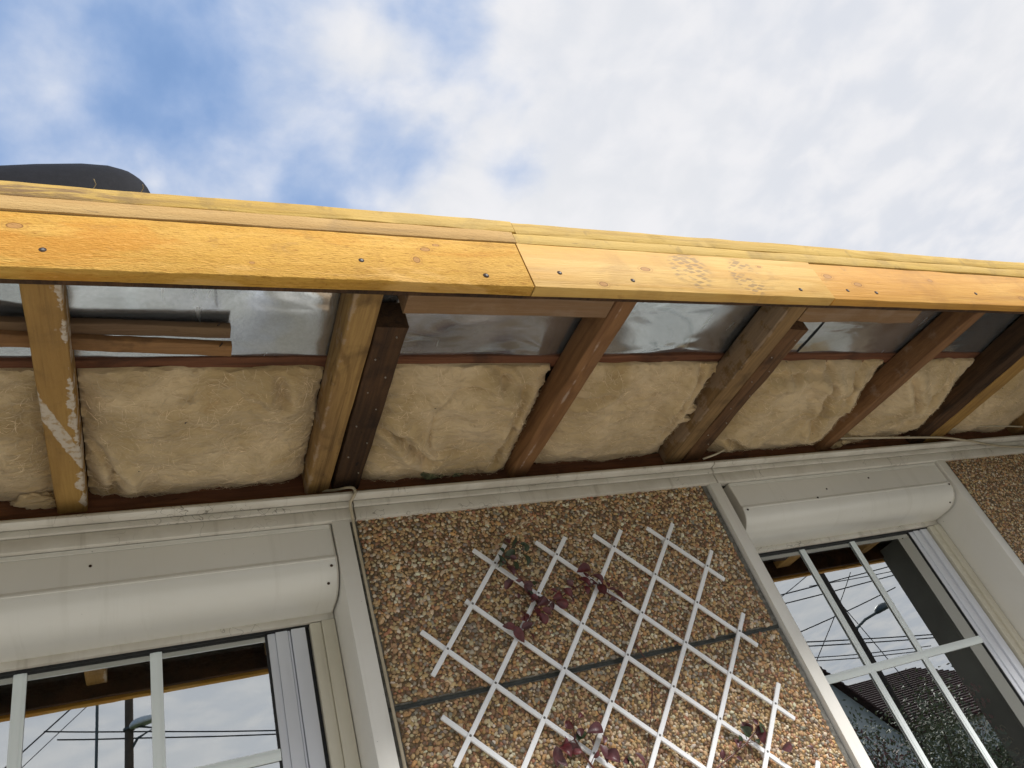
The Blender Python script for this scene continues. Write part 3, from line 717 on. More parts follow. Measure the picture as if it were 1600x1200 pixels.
# --- mineral wool batts, one per bay
def batt(x0, x1, label, seed, bulge=.035, back_z=.99, y0=1.150, y1=1.535, tear=0., z0=1.006, creases=()):
    nx, ny = max(24, int((x1-x0)/.0045)), 90; vs = []; fs = []
    for j in range(ny+1):
        for i in range(nx+1):
            u, w = i/nx, j/ny; x = x0+(x1-x0)*u; y = y0+(y1-y0)*w
            e = (1-abs(2*u-1)**5)*(1-abs(2*w-1)**6)
            n1 = mnoise.noise(Vector((x*5, y*6, seed*2.3))); n2 = mnoise.noise(Vector((x*14, y*18, seed)))
            n3 = mnoise.turbulence(Vector((x*22, y*60, seed*1.7)), 3, False)
            z = z0+(back_z-z0)*w - bulge*e*(.75+.7*n1+.25*math.sin(w*3.1)) - e*.007*n2 - .0035*n3
            # creases where the batt was torn or tucked up: ridged noise, uneven in depth
            q = Vector((x*6.5+.35*mnoise.noise(Vector((x*9, y*9, seed+3))), y*8, seed*3.3))
            rg = 1-min(1, abs(mnoise.noise(q))/.10); z += .011*tear*rg*rg*e*max(0, .35+1.3*mnoise.noise(Vector((x*4, y*5, seed+20))))
            z -= .012*tear*mnoise.noise(Vector((x*9, y*11, seed+30)))*e
            eg = min(u*(x1-x0), (1-u)*(x1-x0), w*(y1-y0)+.004, (1-w)*(y1-y0))
            z -= .010*math.exp(-eg/.012)*mnoise.fractal(Vector((x*38, y*38, seed+50)), .5, 2.2, 4)
            for pl in creases:
                for (xa, ya), (xb, yb) in zip(pl, pl[1:]):
                    dx, dy = xb-xa, yb-ya; tt = max(0, min(1, ((x-xa)*dx+(y-ya)*dy)/(dx*dx+dy*dy)))
                    wob = .006*mnoise.noise(Vector((x*40, y*40, seed)))
                    dd = math.hypot(x-xa-dx*tt, y-ya-dy*tt)+wob
                    z += .020*e**.3*math.exp(-(dd/.010)**2) - .010*e*math.exp(-((dd-.028)/.018)**2)
            if w > .93: z += (w-.93)*.35
            yy = y + .008*mnoise.noise(Vector((x*16, w*3, seed+9)))
            vs.append((x, yy, z))
    for j in range(ny):
        for i in range(nx):
            a = j*(nx+1)+i; fs.append((a, a+1, a+nx+2, a+nx+1))
    # top side so the batt has its thickness
    k = len(vs); t = 1.050
    vs += [(x0, y0, t), (x1, y0, t), (x1, y1, t), (x0, y1, t)]
    fs.append((k, k+1, k+2, k+3))
    fs.append(tuple(range(nx+1))+(k+1, k)); fs.append(tuple(ny*(nx+1)+i for i in range(nx, -1, -1))+(k+3, k+2))
    fs.append(tuple(j*(nx+1) for j in range(ny, -1, -1))+(k, k+3)); fs.append(tuple(j*(nx+1)+nx for j in range(ny+1))+(k+2, k+1))
    o = build('insulation_batt', MB().add(vs, fs), M['wool'], None, 70)
    # loose fibres standing off the surface
    rr = random.Random(seed); P = []; Fq = []
    for _ in range(1500):
        i0, j0 = rr.randrange(2, nx-2), rr.randrange(2, ny-2); p = Vector(vs[j0*(nx+1)+i0]); L_ = rr.uniform(.008, .034)
        an = rr.gauss(0, .5)+(0 if rr.random() < .8 else 1.5); d = Vector((math.cos(an), math.sin(an), 0)); bend = rr.gauss(0, 1.0); h = rr.uniform(.0003, .003)
        w_ = rr.uniform(.00018, .00045); kk = len(P)
        for q in range(5):
            c = p+d*L_*(q/4-.5)+Vector((-d.y, d.x, 0))*L_*bend*.3*(q/4-.5)**2
            ii = min(nx, max(0, int((c.x-x0)/(x1-x0)*nx))); jj = min(ny, max(0, int((c.y-y0)/(y1-y0)*ny)))
            c.z = min(vs[jj*(nx+1)+ii][2], p.z+.004)-h*math.sin(math.pi*q/4)*1.5-.0004
            nrm = Vector((-d.y, d.x, rr.uniform(-.6, .6)))*w_; P += [c-nrm, c+nrm]
        for q in range(4): Fq.append((kk+2*q, kk+2*q+1, kk+2*q+3, kk+2*q+2))
    fb = build('loose_fibre', MB().add(P, Fq), M['fibre'], o, 0, False); tag(fb, kind='stuff')
    return tag(o, label, 'insulation', 'mineral wool batts between the rafters')
batt(-.612, -.152, 'tan mineral wool batt at the far left edge, left of the plaster-smeared rafter', 1, .03, tear=.4)
batt(-.095, .332, 'wide tan wool batt between the plaster-smeared rafter and the aged yellow one', 2, .032, tear=.6, creases=([(-.08, 1.34), (-.04, 1.42), (-.05, 1.5)], [(.25, 1.17), (.262, 1.23)]))
batt(.455, .845, 'mineral wool batt with small dark hole, right of the dark old rafter', 3, .034, .975, tear=1.0, creases=([(.484, 1.325), (.528, 1.335), (.568, 1.385), (.611, 1.43)], [(.712, 1.15), (.74, 1.18), (.80, 1.201)], [(.79, 1.22), (.80, 1.35), (.80, 1.47)]))
batt(.905, 1.335, 'mineral wool batt between the reddish dusty rafter and the brown streaked rafter', 4, .034, tear=.8, creases=([(1.285, 1.40), (1.27, 1.30), (1.293, 1.218), (1.288, 1.15)], [(.95, 1.25), (1.02, 1.23)]))
batt(1.465, 1.955, 'sagging pillowy wool batt just left of the russet rafter', 5, .055, tear=1.0, creases=([(1.724, 1.14), (1.735, 1.17), (1.755, 1.21), (1.80, 1.31), (1.84, 1.42)], [(1.48, 1.175), (1.62, 1.18), (1.728, 1.175)], [(1.872, 1.155), (1.84, 1.19), (1.87, 1.27)], [(1.52, 1.42), (1.60, 1.47)]))
batt(2.03, 2.372, 'crumpled wool batt between the russet rafter and the blackened rafter', 6, .05, tear=1.2, creases=([(2.10, 1.20), (2.17, 1.28), (2.20, 1.40)], [(2.28, 1.2), (2.24, 1.30)]))
batt(2.534, 2.95, 'wool batt at the right edge, beyond the yellow new rafter', 7, .05, tear=.3)


# tufts of wool and moss at the wall plate
def wad(name, pts, mat, label, cat, seed, r=.02):
    bm = bmesh.new()
    for i, (x, y, z, s) in enumerate(pts):
        ret = bmesh.ops.create_icosphere(bm, subdivisions=4, radius=1)
        for v in ret['verts']:
            n = mnoise.fractal(Vector(v.co)*1.6+Vector((seed+i, 0, 0)), .6, 2.1, 4)
            q = v.co*(1+.45*n); v.co = Vector((x+q.x*s*1.9, y+q.y*s*.8, z+q.z*s*.62))
    bm.verts.index_update()
    m = MB().add([v.co[:] for v in bm.verts], [[v.index for v in f.verts] for f in bm.faces]); bm.free()
    return tag(build(name, m, mat, None, 180), label, cat)
wad('moss_wad', [(.64, 1.50, .968, .022), (.70, 1.505, .972, .020), (.76, 1.51, .975, .018)], M['moss'], 'grey-green mossy wad lying on the wall plate above the middle trim', 'moss', 3)
wad('wool_tuft', [(.18, 1.50, .985, .016)], M['wool'], 'small pale wool tuft hanging over the left wall plate', 'insulation', 5)
wad('wool_tuft', [(-.185, 1.50, .975, .022), (-.175, 1.50, .965, .015)], M['wool'], 'wool tuft poking out left of the plaster-smeared rafter foot', 'insulation', 9)
wad('wool_tuft', [(2.02, 1.50, .955, .014), (2.05, 1.49, .958, .012)], M['wool'], 'torn scrap of wool beside the foot of the russet rafter', 'insulation', 12)
wad('wool_tuft', [(1.31, 1.30, .978, .017), (1.31, 1.34, .975, .015)], M['wool'], 'wool tuft squeezed out beside the brown streaked rafter', 'insulation', 14)

# --- loose offcuts in the first bay
t = thing('batten_offcut', 'two nailed brown offcuts wedged under the metal sheets at the left', 'offcut', (-.2, 1.07, 1.0))
def slant(mb, k, x0):
    mb.v = [(x, y+(x-x0)*k, z) for x, y, z in mb.v]; return mb
o = build('lower_piece', slant(board(-.62, .152, 1.062, 1.090, .984, .999, 'x', .002, .0022, .015, seed=41), .07, .152), M['offcut'], t)
o = build('upper_piece', slant(board(-.62, .149, 1.028, 1.054, .996, 1.010, 'x', .002, .0018, .02, seed=43), .03, .149), M['offcut_dark'], t); o['label'] = 'darker upper piece of the offcut pair'
for (a, b) in (((.130, 1.02, .998), (.124, 1.00, .975)), ((.136, 1.06, .990), (.129, 1.045, .968))):
    build('nail', MB().tube([a, b], .0012, 6), M['screw_hole'], t)

# --- black cover on the roof
def dome():
    # lofted along x: low cover, highest near its rounded right end
    m = MB(); vs = []; fs = []; nx, na = 46, 20
    T = ((-.95, .05), (-.5, .11), (-.21, .183), (-.15, .201), (-.08, .216), (-.04, .217), (-.01, .206), (.007, .188), (.018, .168), (.028, .135), (.036, .08), (.039, .002))
    for i in range(nx+1):
        u = 1-(1-i/nx)**2; x = -.95+u*(.039+.95)
        for (xa, ha), (xb, hb) in zip(T, T[1:]):
            if xa <= x <= xb+1e-9: q = (x-xa)/(xb-xa); hz = ha+(hb-ha)*q
        hy = .075*min(1, (hz/.15)**.6)
        for k in range(na+1):
            a = math.pi*k/na; ca, sa = math.cos(a), math.sin(a)
            vs.append((x, .955-hy*math.copysign(abs(ca)**.8, ca), 1.085+hz*abs(sa)**.8))
    for i in range(nx):
        for k in range(na):
            a = i*(na+1)+k; fs.append((a, a+1, a+na+2, a+na+1))
    fs.append(tuple(range(na+1))); return m.add(vs, fs)
rc = thing('roof_cover', 'black rounded plastic cover lying on the roof edge at the left', 'plastic cover', (-.44, .99, 1.085)); build('shell', dome(), M['black_plastic'], rc, 50)
rim = MB().tube([(-.93+i*.03, .876, 1.093) for i in range(31)], .004, 8); build('rim', rim, M['black_plastic'], rc)
# pieces of straw on the fascia
for i, (x, z, l) in enumerate(((-.055, 1.083, .02), (.01, 1.083, .014))):
    m = MB().tube([(x, .818, z), (x+.004, .813, z+.006), (x+.001+i*.002, .808, z+l*.6)], .0007, 5)
    tag(build('straw_piece', m, M['dirt_grass'], None, 60), ('longer' if i == 0 else 'shorter')+' straw wisp on the top of the orange fascia at the left', 'straw')

# --- cables
def cable(pts, r, label, res=8):
    P = [Vector(p) for p in pts]; out = []
    for i in range(len(P)-1):
        p0, p1, p2, p3 = P[max(i-1, 0)], P[i], P[i+1], P[min(i+2, len(P)-1)]
        for k in range(res):
            u = k/res
            out.append(.5*((2*p1)+(p2-p0)*u+(2*p0-5*p1+4*p2-p3)*u*u+(3*p1-p0-3*p2+p3)*u**3))
    out.append(P[-1])
    return tag(build('cable', MB().tube(out, r, 8), M['cable'], None, 80), label, 'cable')
cable([(.36, 1.52, .955), (.395, 1.49, .935), (.424, 1.455, .917), (.430, 1.452, .900), (.419, 1.468, .884), (.420, 1.476, .862), (.4225, 1.488, .82), (.4235, 1.490, .75), (.4235, 1.491, .65), (.4245, 1.491, .5), (.425, 1.491, .35), (.424, 1.491, .1), (.424, 1.491, -.3)], .0033, 'beige cable running down beside the left window surround')
cable([(.10, 1.515, .992), (.18, 1.495, .985), (.26, 1.50, .99), (.33, 1.53, .99)], .003, 'pale cable lying along the left wall plate')
cable([(1.44, 1.47, .925), (1.475, 1.455, .927), (1.52, 1.46, .943), (1.57, 1.48, .965), (1.63, 1.51, .972)], .003, 'short white cable loop at the foot of the rotten rafter')
cable([(1.98, 1.47, .962), (2.10, 1.455, .945), (2.30, 1.45, .930), (2.45, 1.445, .916), (2.58, 1.455, .902), (2.75, 1.478, .885), (2.9, 1.478, .868)], .0036, 'long cable crossing the trim at the right')
cable([(2.36, 1.50, .966), (2.55, 1.46, .958), (2.75, 1.45, .952), (2.95, 1.46, .945)], .003, 'upper thin cable at the right edge above the trim')
cable([(2.52, 1.42, .962), (2.65, 1.44, .960), (2.85, 1.46, .955)], .0026, 'short thin cable end at the right picture edge')

# --- trellis
DX, DZ = .0807, .0869
tr = thing('trellis', 'white diamond lattice trellis screwed to the gravel faced panel', 'trellis', (.91, 1.47, -.36))
TX0, TX1, TZ0, TZ1 = .514, 1.322, -.36, .742
def lath(px, pz, s, y0, y1, start=None):
    # clip the line through (px,pz) with slope s*DZ/DX to the trellis rectangle
    k = s*DZ/DX; xs = []
    za, zb = pz+k*(TX0-px), pz+k*(TX1-px)
    xa, xb = TX0, TX1
    if k > 0:
        if za < TZ0: xa = px+(TZ0-pz)/k
        if zb > TZ1: xb = px+(TZ1-pz)/k
    else:
        if za > TZ1: xa = px+(TZ1-pz)/k
        if zb < TZ0: xb = px+(TZ0-pz)/k
    if start: xa = start
    if xb-xa < .06: return
    a = Vector((xa, 0, pz+k*(xa-px))); b = Vector((xb, 0, pz+k*(xb-px)))
    d = (b-a).normalized(); n = Vector((-d.z, 0, d.x))*.0051
    bm = bmesh.new(); vs = []
    for p in (a, b):
        for q in (-1, 1):
            for y in (y0, y1): vs.append(bm.verts.new((p.x+n.x*q, y, p.z+n.z*q)))
    for f in ((0, 1, 3, 2), (4, 6, 7, 5), (0, 4, 5, 1), (2, 3, 7, 6), (0, 2, 6, 4), (1, 5, 7, 3)): bm.faces.new([vs[i] for i in f])
    bmesh.ops.bevel(bm, geom=bm.edges[:], offset=.0009, segments=2, affect='EDGES'); bm.verts.index_update()
    m = MB().add([v.co[:] for v in bm.verts], [[v.index for v in f.verts] for f in bm.faces]); bm.free()
    build('lath', m, M['white_plastic'], tr, 40)
NX, NZ = .8005, .6125
for k in range(-16, 17):
    # the top left corner of the lattice is cut away: its first "/" lath is missing and one "\\" lath starts at a node
    if k != -2: lath(NX+k*2*DX, NZ, 1, 1.478, 1.4835)        # front laths
    lath(NX+k*2*DX, NZ, -1, 1.4838, 1.4893, .628 if k == -1 else None)      # rear laths
first = None
for i in range(-5, 8):
    for j in range(-12, 3):
        if (i+j) % 2: continue
        x, z = NX+i*DX, NZ+j*DZ
        if not (TX0+.02 < x < TX1-.02 and TZ0+.02 < z < TZ1-.02) or (x < .61 and z > .60): continue
        if first is None:
            m = MB(); m.disc((x, 1.4782, z), .0028, .0014, 12)
            first = build('rivet', m, M['steel'], tr); fx, fz = x, z
        else:
            c = first.copy(); C.objects.link(c); c.parent = tr; c.location = Vector((x-fx, 0, z-fz))
for (x, z) in ((NX-DX, NZ+DZ), (NX+5*DX, NZ+DZ), (NX-DX, NZ-5*DZ), (NX+5*DX, NZ-5*DZ)):
    build('spacer', MB().box(x-.006, x+.006, 1.4893, 1.502, z-.006, z+.006, .001), M['white_plastic'], tr)

# --- vine sprigs on the trellis
def leaf_mesh(L, W, curl, fold):
    m = MB(); vs = []; fs = []; n = 8
    for i in range(n+1):
        u = i/n; w = W*math.sin(math.pi*u**.85)**.8*(1-.25*u); y = L*u; zc = curl*math.sin(u*2.4)*L
        for q in (-1, -.5, 0, .5, 1): vs.append((q*w, y, zc+fold*abs(q)*w))
    for i in range(n):
        for k in range(4):
            a = i*5+k; fs.append((a, a+1, a+6, a+5))
    return m.add(vs, fs)
leaf_data = []
for k in range(5):
    mb = leaf_mesh(.036, .0105+.0012*k, .10+.06*k, .25+.12*k)
    me = bpy.data.meshes.new('leaf'); me.from_pydata(mb.v, [], mb.f); me.shade_smooth(); leaf_data.append(me)
leafd = {}
def leaf(parent, px_, py_, ang, mat, s=1.0, y=1.471):
    p = Vector((px_, y, py_))+OFF-absloc(parent); k = random.randrange(5)
    if (k, mat) not in leafd:
        me = leaf_data[k].copy(); me.materials.append(M[mat]); leafd[(k, mat)] = me
    o = bpy.data.objects.new('leaf', leafd[(k, mat)]); C.objects.link(o); o.parent = parent
    # leaf lies near the wall plane, tip in direction ang (0 = up, clockwise), tilted at random
    rot = Matrix.Rotation(rad(ang), 4, 'Y') @ Matrix.Rotation(rad(90+random.uniform(-35, 20)), 4, 'X') @ Matrix.Rotation(rad(random.uniform(-45, 45)), 4, 'Y')
    sc = s*random.uniform(.85, 1.15)
    q = rot @ Vector((0, .018*sc, 0))
    o.matrix_local = Matrix.Translation(p-q) @ rot @ Matrix.Scale(sc, 4)
    return o
def stem(parent, pts, r=.0021, y=1.4725, mat='stem_red'):
    m = MB().tube([Vector((a, y+.004*math.sin(i*1.7), b)) for i, (a, b) in enumerate(pts)], r, 6, r*.6); return build('stem', m, M[mat], parent)
v1 = thing('climbing_vine', 'dark crimson vine sprig winding across the upper left laths', 'vine', (0.787, 1.46, 0.59))
stem(v1, [(0.997, 0.557), (0.97, 0.585), (0.942, 0.622), (0.903, 0.611), (0.854, 0.595), (0.819, 0.588), (0.787, 0.582), (0.756, 0.557), (0.73, 0.525)])
stem(v1, [(0.787, 0.582), (0.783, 0.614), (0.767, 0.648), (0.752, 0.674), (0.742, 0.704), (0.759, 0.722), (0.794, 0.743)])
stem(v1, [(0.997, 0.557), (0.998, 0.509), (1.003, 0.455), (1.013, 0.413), (0.999, 0.361), (0.977, 0.297)], .0014, 1.4945)
for a, b, an, mt, s in ((0.925, 0.639, 100, 'leaf_red', 1.05), (0.95, 0.616, 150, 'leaf_red', 1.1), (0.956, 0.592, 10, 'leaf_red', 1.1), (0.916, 0.614, 150, 'leaf_red', .9), (0.881, 0.61, 130, 'leaf_red', .9),
    (0.836, 0.599, 60, 'leaf_red', .95), (0.844, 0.578, 110, 'leaf_red', .9), (0.867, 0.598, 150, 'leaf_red', .8), (0.996, 0.575, 165, 'leaf_red', .8), (0.986, 0.588, 120, 'leaf_purple', .6), (0.797, 0.581, 80, 'leaf_purple', .9),
    (0.776, 0.567, 200, 'leaf_red', .9), (0.786, 0.551, 150, 'leaf_red', .9), (0.78, 0.635, 95, 'leaf_purple', .8), (0.772, 0.62, 170, 'leaf_purple', .8), (0.733, 0.637, 60, 'leaf_purple', .8), (0.745, 0.67, 165, 'leaf_purple', .9), (0.76, 0.671, 80, 'leaf_purple', .6),
    (0.738, 0.56, 190, 'leaf_red', .9), (0.701, 0.546, 285, 'leaf_red', .8), (0.743, 0.54, 80, 'leaf_purple', .8), (0.72, 0.525, 160, 'leaf_red', 1.0), (0.774, 0.6, 200, 'leaf_purple', .7), (0.792, 0.589, 50, 'leaf_purple', .9), (0.799, 0.565, 120, 'leaf_red', .9),
    (0.722, 0.701, 200, 'leaf_green', .9), (0.737, 0.692, 130, 'leaf_green', .9), (0.759, 0.712, 60, 'leaf_green', .9), (0.777, 0.74, 30, 'leaf_green', .9), (0.787, 0.692, 180, 'leaf_green', .8), (0.801, 0.723, 10, 'leaf_green', .7), (0.741, 0.724, 300, 'leaf_green', .6), (0.747, 0.604, 240, 'leaf_purple', .6)):
    leaf(v1, a, b, an, mt, s*.98)
v2 = thing('climbing_vine', 'purple-brown vine sprig on the laths at the bottom centre edge', 'vine', (0.788, 1.46, 0.274))
stem(v2, [(0.794, 0.218), (0.777, 0.264), (0.765, 0.297), (0.774, 0.327), (0.78, 0.338)]); stem(v2, [(0.765, 0.297), (0.738, 0.294), (0.714, 0.278)], .001); stem(v2, [(0.791, 0.298), (0.792, 0.326)], .001)
stem(v2, [(0.999, 0.361), (0.972, 0.311), (0.934, 0.254), (0.899, 0.2)], .0014, 1.4945)
for a, b, an, mt, s in ((0.776, 0.306, 250, 'leaf_purple', .9), (0.781, 0.299, 70, 'leaf_green', .9), (0.81, 0.296, 110, 'leaf_purple', 1.0), (0.755, 0.285, 110, 'leaf_purple', .9), (0.715, 0.276, 190, 'leaf_purple', 1.0), (0.722, 0.265, 150, 'leaf_purple', 1.0), (0.735, 0.277, 160, 'leaf_red', .8),
    (0.825, 0.283, 210, 'leaf_purple', .7), (0.815, 0.258, 180, 'leaf_purple', 1.05), (0.828, 0.244, 140, 'leaf_purple', 1.0), (0.866, 0.231, 170, 'leaf_green', .9), (0.889, 0.23, 160, 'leaf_purple', .8), (0.857, 0.24, 60, 'leaf_purple', .7), (0.738, 0.299, 30, 'leaf_red', .6), (0.796, 0.285, 180, 'leaf_purple', .6)):
    leaf(v2, a, b, an, mt, s*.98)
v3 = thing('climbing_vine', 'small red and green vine sprig at the lower right of the trellis', 'vine', (1.174, 1.46, 0.195))
stem(v3, [(1.057, 0.176), (1.114, 0.191), (1.158, 0.205), (1.19, 0.221), (1.21, 0.223)]); stem(v3, [(1.158, 0.205), (1.164, 0.19), (1.152, 0.16)], .001); stem(v3, [(1.158, 0.205), (1.189, 0.201)], .0008); stem(v3, [(1.162, 0.211), (1.168, 0.243)], .0008)
for a, b, an, mt, s in ((1.171, 0.234, 330, 'leaf_purple', .8), (1.163, 0.226, 320, 'leaf_green', .8), (1.203, 0.229, 30, 'leaf_green', 1.05), (1.203, 0.211, 190, 'leaf_red', 1.1), (1.201, 0.217, 75, 'leaf_purple', .7), (1.249, 0.177, 75, 'leaf_purple', .9), (1.306, 0.157, 160, 'leaf_purple', .4), (1.131, 0.207, 210, 'leaf_purple', .6)):
    leaf(v3, a, b, an, mt, s*1.05)

def string_leaves(parent, pts, n, mats, s, y=1.470):
    L = [math.dist(p, q) for p, q in zip(pts, pts[1:])]; tot = sum(L)
    for k in range(n):
        d = tot*(k+.5)/n; i = 0
        while d > L[i]: d -= L[i]; i += 1
        (xa, za), (xb, zb) = pts[i], pts[i+1]; u = d/L[i]; x, z = xa+(xb-xa)*u, za+(zb-za)*u
        side = 1 if k % 2 else -1; an = math.degrees(math.atan2(xb-xa, zb-za))+side*random.uniform(35, 75)
        tx, tz = x+math.sin(rad(an))*.009, z+math.cos(rad(an))*.009
        build('leafstalk', MB().tube([(x, y+.001, z), ((x+tx)/2, y-.002, (z+tz)/2), (tx, y-.002, tz)], .0008, 5), M['stem_red'], parent)
        sc = s*random.uniform(.7, 1.15)
        leaf(parent, tx+math.sin(rad(an))*.016*sc, tz+math.cos(rad(an))*.016*sc, an, random.choice(mats), sc, y-.004)
string_leaves(v1, [(0.997, 0.557), (0.97, 0.585), (0.942, 0.622), (0.903, 0.611), (0.854, 0.595), (0.819, 0.588), (0.787, 0.582), (0.756, 0.557), (0.73, 0.525)], 13, ['leaf_red', 'leaf_red', 'leaf_purple'], .6)
string_leaves(v1, [(0.787, 0.582), (0.783, 0.614), (0.767, 0.648), (0.752, 0.674), (0.742, 0.704), (0.759, 0.722), (0.794, 0.743)], 8, ['leaf_purple', 'leaf_green'], .55)
string_leaves(v2, [(0.794, 0.218), (0.777, 0.264), (0.765, 0.297), (0.774, 0.327), (0.78, 0.338)], 6, ['leaf_purple', 'leaf_red'], .6)
string_leaves(v3, [(1.057, 0.176), (1.114, 0.191), (1.158, 0.205), (1.19, 0.221), (1.21, 0.223)], 5, ['leaf_purple', 'leaf_green'], .5)

# --- curtains and decal in the right window
def curtain(x0, x1, y, label, folds):
    vs = []; fs = []; nx = 80
    for zz_ in (-1.3, .68):
        for i in range(nx+1):
            u = i/nx; vs.append((x0+(x1-x0)*u, y+.018*math.sin(u*folds*2*math.pi)+.006*math.sin(u*folds*5), zz_))
    for i in range(nx): fs.append((i, i+1, i+nx+2, i+nx+1))
    o = build('curtain', MB().add(vs, fs), M['curtain'], None, 80, False)
    md = o.modifiers.new('thickness', 'SOLIDIFY'); md.thickness = .001
    return tag(o, label, 'curtain')
curtain(2.02, 2.46, 1.84, 'grey gathered curtain behind the right side of the right window', 7)
curtain(-2.3, -1.7, 1.84, 'grey curtain behind the far end of the wide left window', 7)
dec = thing('window_decal', 'floral scroll decal of red blossoms and green leaves inside the right window', 'decal', (2.12, 1.6422, 0))
def petal(cx, cz, r, n, mat, nm, stretch=1.0, ang=0):
    vs = [(cx, 1.6422, cz)]; 
    for i in range(24):
        a = 2*math.pi*i/24; rr = r*(.7+.3*math.cos(a*n)) if n else r
        x, z = rr*math.cos(a)*stretch, rr*math.sin(a)
        vs.append((cx+x*math.cos(ang)-z*math.sin(ang), 1.6422, cz+x*math.sin(ang)+z*math.cos(ang)))
    m = MB(); m.add(vs, [(0, 1+i, 1+(i+1) % 24) for i in range(24)])
    vs2 = [(x, 1.6426, z) for x, y, z in vs]; m.add(vs2, [(0, 1+(i+1) % 24, 1+i) for i in range(24)])
    build(nm, m, M[mat], dec, 0, False)
for k in range(26):
    u = k/25; cx = 2.10+.03*math.sin(k*2.3)+.035*u*0; cz = .215-.13*u+.012*math.cos(k*3.1)
    petal(cx+.015*math.sin(u*6), cz, random.uniform(.004, .009), 5, 'sticker_red', 'blossom')
for k, (x, z) in enumerate(((2.115, .075), (2.11, .045), (2.105, .02), (2.125, .0), (2.09, -.02), (2.11, -.05))):
    petal(x, z, .006, 0, 'sticker_green', 'leaf', 3.0, .3 if k % 2 else -.4)
for k in range(5):
    z = .08-.03*k; pts = [(2.125+.012*math.cos(a*.6)*(1-a/14), 1.6424, z+.012*math.sin(a*.6)*(1-a/14)) for a in range(11)]
    build('scroll', MB().tube(pts, .0014, 5), M['sticker_tan'], dec)

# ------------------------------------------------------------------ the street across from the house (seen in the window glass)
# y measured from the datum, negative = across the street
def mast_lamp(x, y, ztop, r, label, arm, lampz, mat, lampmat, armdir=1):
    p = thing('utility_pole', label, 'pole', (x, y, gz))
    build('pole', MB().tube([(x, y, gz), (x, y, ztop)], r, 16, r*.72), mat, p)
    b = MB()
    for dz in (-.35, -.7):
        b.box(x-.55, x+.55, y-.05, y+.05, ztop+dz-.05, ztop+dz+.05, .005)
    build('crossarm', b, M['pole_wood'], p)
    b = MB()
    for dz in (-.35, -.7):
        for dx in (-.5, -.25, .25, .5): b.tube([(x+dx, y, ztop+dz+.05), (x+dx, y, ztop+dz+.17)], .03, 8, .022)
    build('insulator', b, M['lamp_pale'], p)
    a = MB().tube([(x, y, lampz-.35), (x+armdir*.15, y+.05, lampz-.12), (x+armdir*.45, y+.1, lampz), (x+armdir*arm, y+.15, lampz+.09)], .028, 8); build('lamp_arm', a, M['lamp_metal'], p)
    bm = bmesh.new(); bmesh.ops.create_icosphere(bm, subdivisions=3, radius=1)
    for v in bm.verts:
        k = 1-.35*(v.co.x*armdir); v.co = Vector((x+armdir*(arm+.22)+v.co.x*.32, y+.17+v.co.y*.13*k, lampz+.13+max(v.co.z, -.35)*.11*k+v.co.x*armdir*.04))
    bm.verts.index_update(); m = MB().add([v.co[:] for v in bm.verts], [[v.index for v in f.verts] for f in bm.faces]); bm.free()
    build('lamp_head', m, lampmat, p, 60)
    for dz in (.3, .9, 1.6):
        build('clamp_band', MB().tube([(x, y, ztop-dz-.9), (x, y, ztop-dz-.86)], r*1.12, 14), M['lamp_metal'], p)
    return p
sL = 17.28/12.34
mast_lamp(-.31, -14, 8.2, .10, 'dark brown utility pole with a pale street lamp, mirrored in the left window', .10, 5.62, M['concrete_pole'], M['lamp_pale'])
mast_lamp(13.45, -9, 7.3, .15, 'tarred utility pole with a dark street lamp, mirrored in the right window', .9, 3.3, M['pole_wood'], M['lamp_metal'])
mx_ = thing('antenna_mast', 'thin dark metal mast left of the pole in the left window', 'mast', (-.88, -14, gz))
build('mast_tube', MB().tube([(-.88, -14, gz), (-.87, -14, 9.5)], .028, 10), M['lamp_metal'], mx_)
build('mast_foot', MB().box(-1.0, -.76, -14.12, -13.88, gz, gz+.12, .01), M['mortar'], mx_)
def wire(a, b, label, sag=.15, r=.014):
    a, b = Vector(a), Vector(b)
    pts = [a.lerp(b, i/16)-Vector((0, 0, sag*4*(i/16)*(1-i/16))) for i in range(17)]
    return tag(build('overhead_wire', MB().tube(pts, r, 6), M['wire'], None, 60), label, 'wire', 'overhead wires over the street')
def rwire(p, q, yd, label, ext=.6, **k):     # p, q = (x, z) in the vertical plane yd metres across the street
    a, b = Vector((p[0], -yd, p[1])), Vector((q[0], -yd, q[1])); d = b-a; wire(a-d*ext, b+d*ext, label, **k)
rwire((-1.28, 6.36), (-2.33, 5.48), 14, 'slanting overhead wire crossing the left pane in the left window', 1.0, sag=0)
rwire((-1.15, 6.31), (-2.01, 5.56), 14.2, 'fainter slanting wire just below the first one in the left window', 1.0, sag=0, r=.008)
rwire((0.12, 5.6), (2.47, 5.12), 14, 'upper level overhead wire right of the pale lamp in the left window', .8, sag=.02)
rwire((0.24, 5.46), (2.46, 5.05), 14, 'lower level overhead wire right of the pale lamp in the left window', .8, sag=.02)
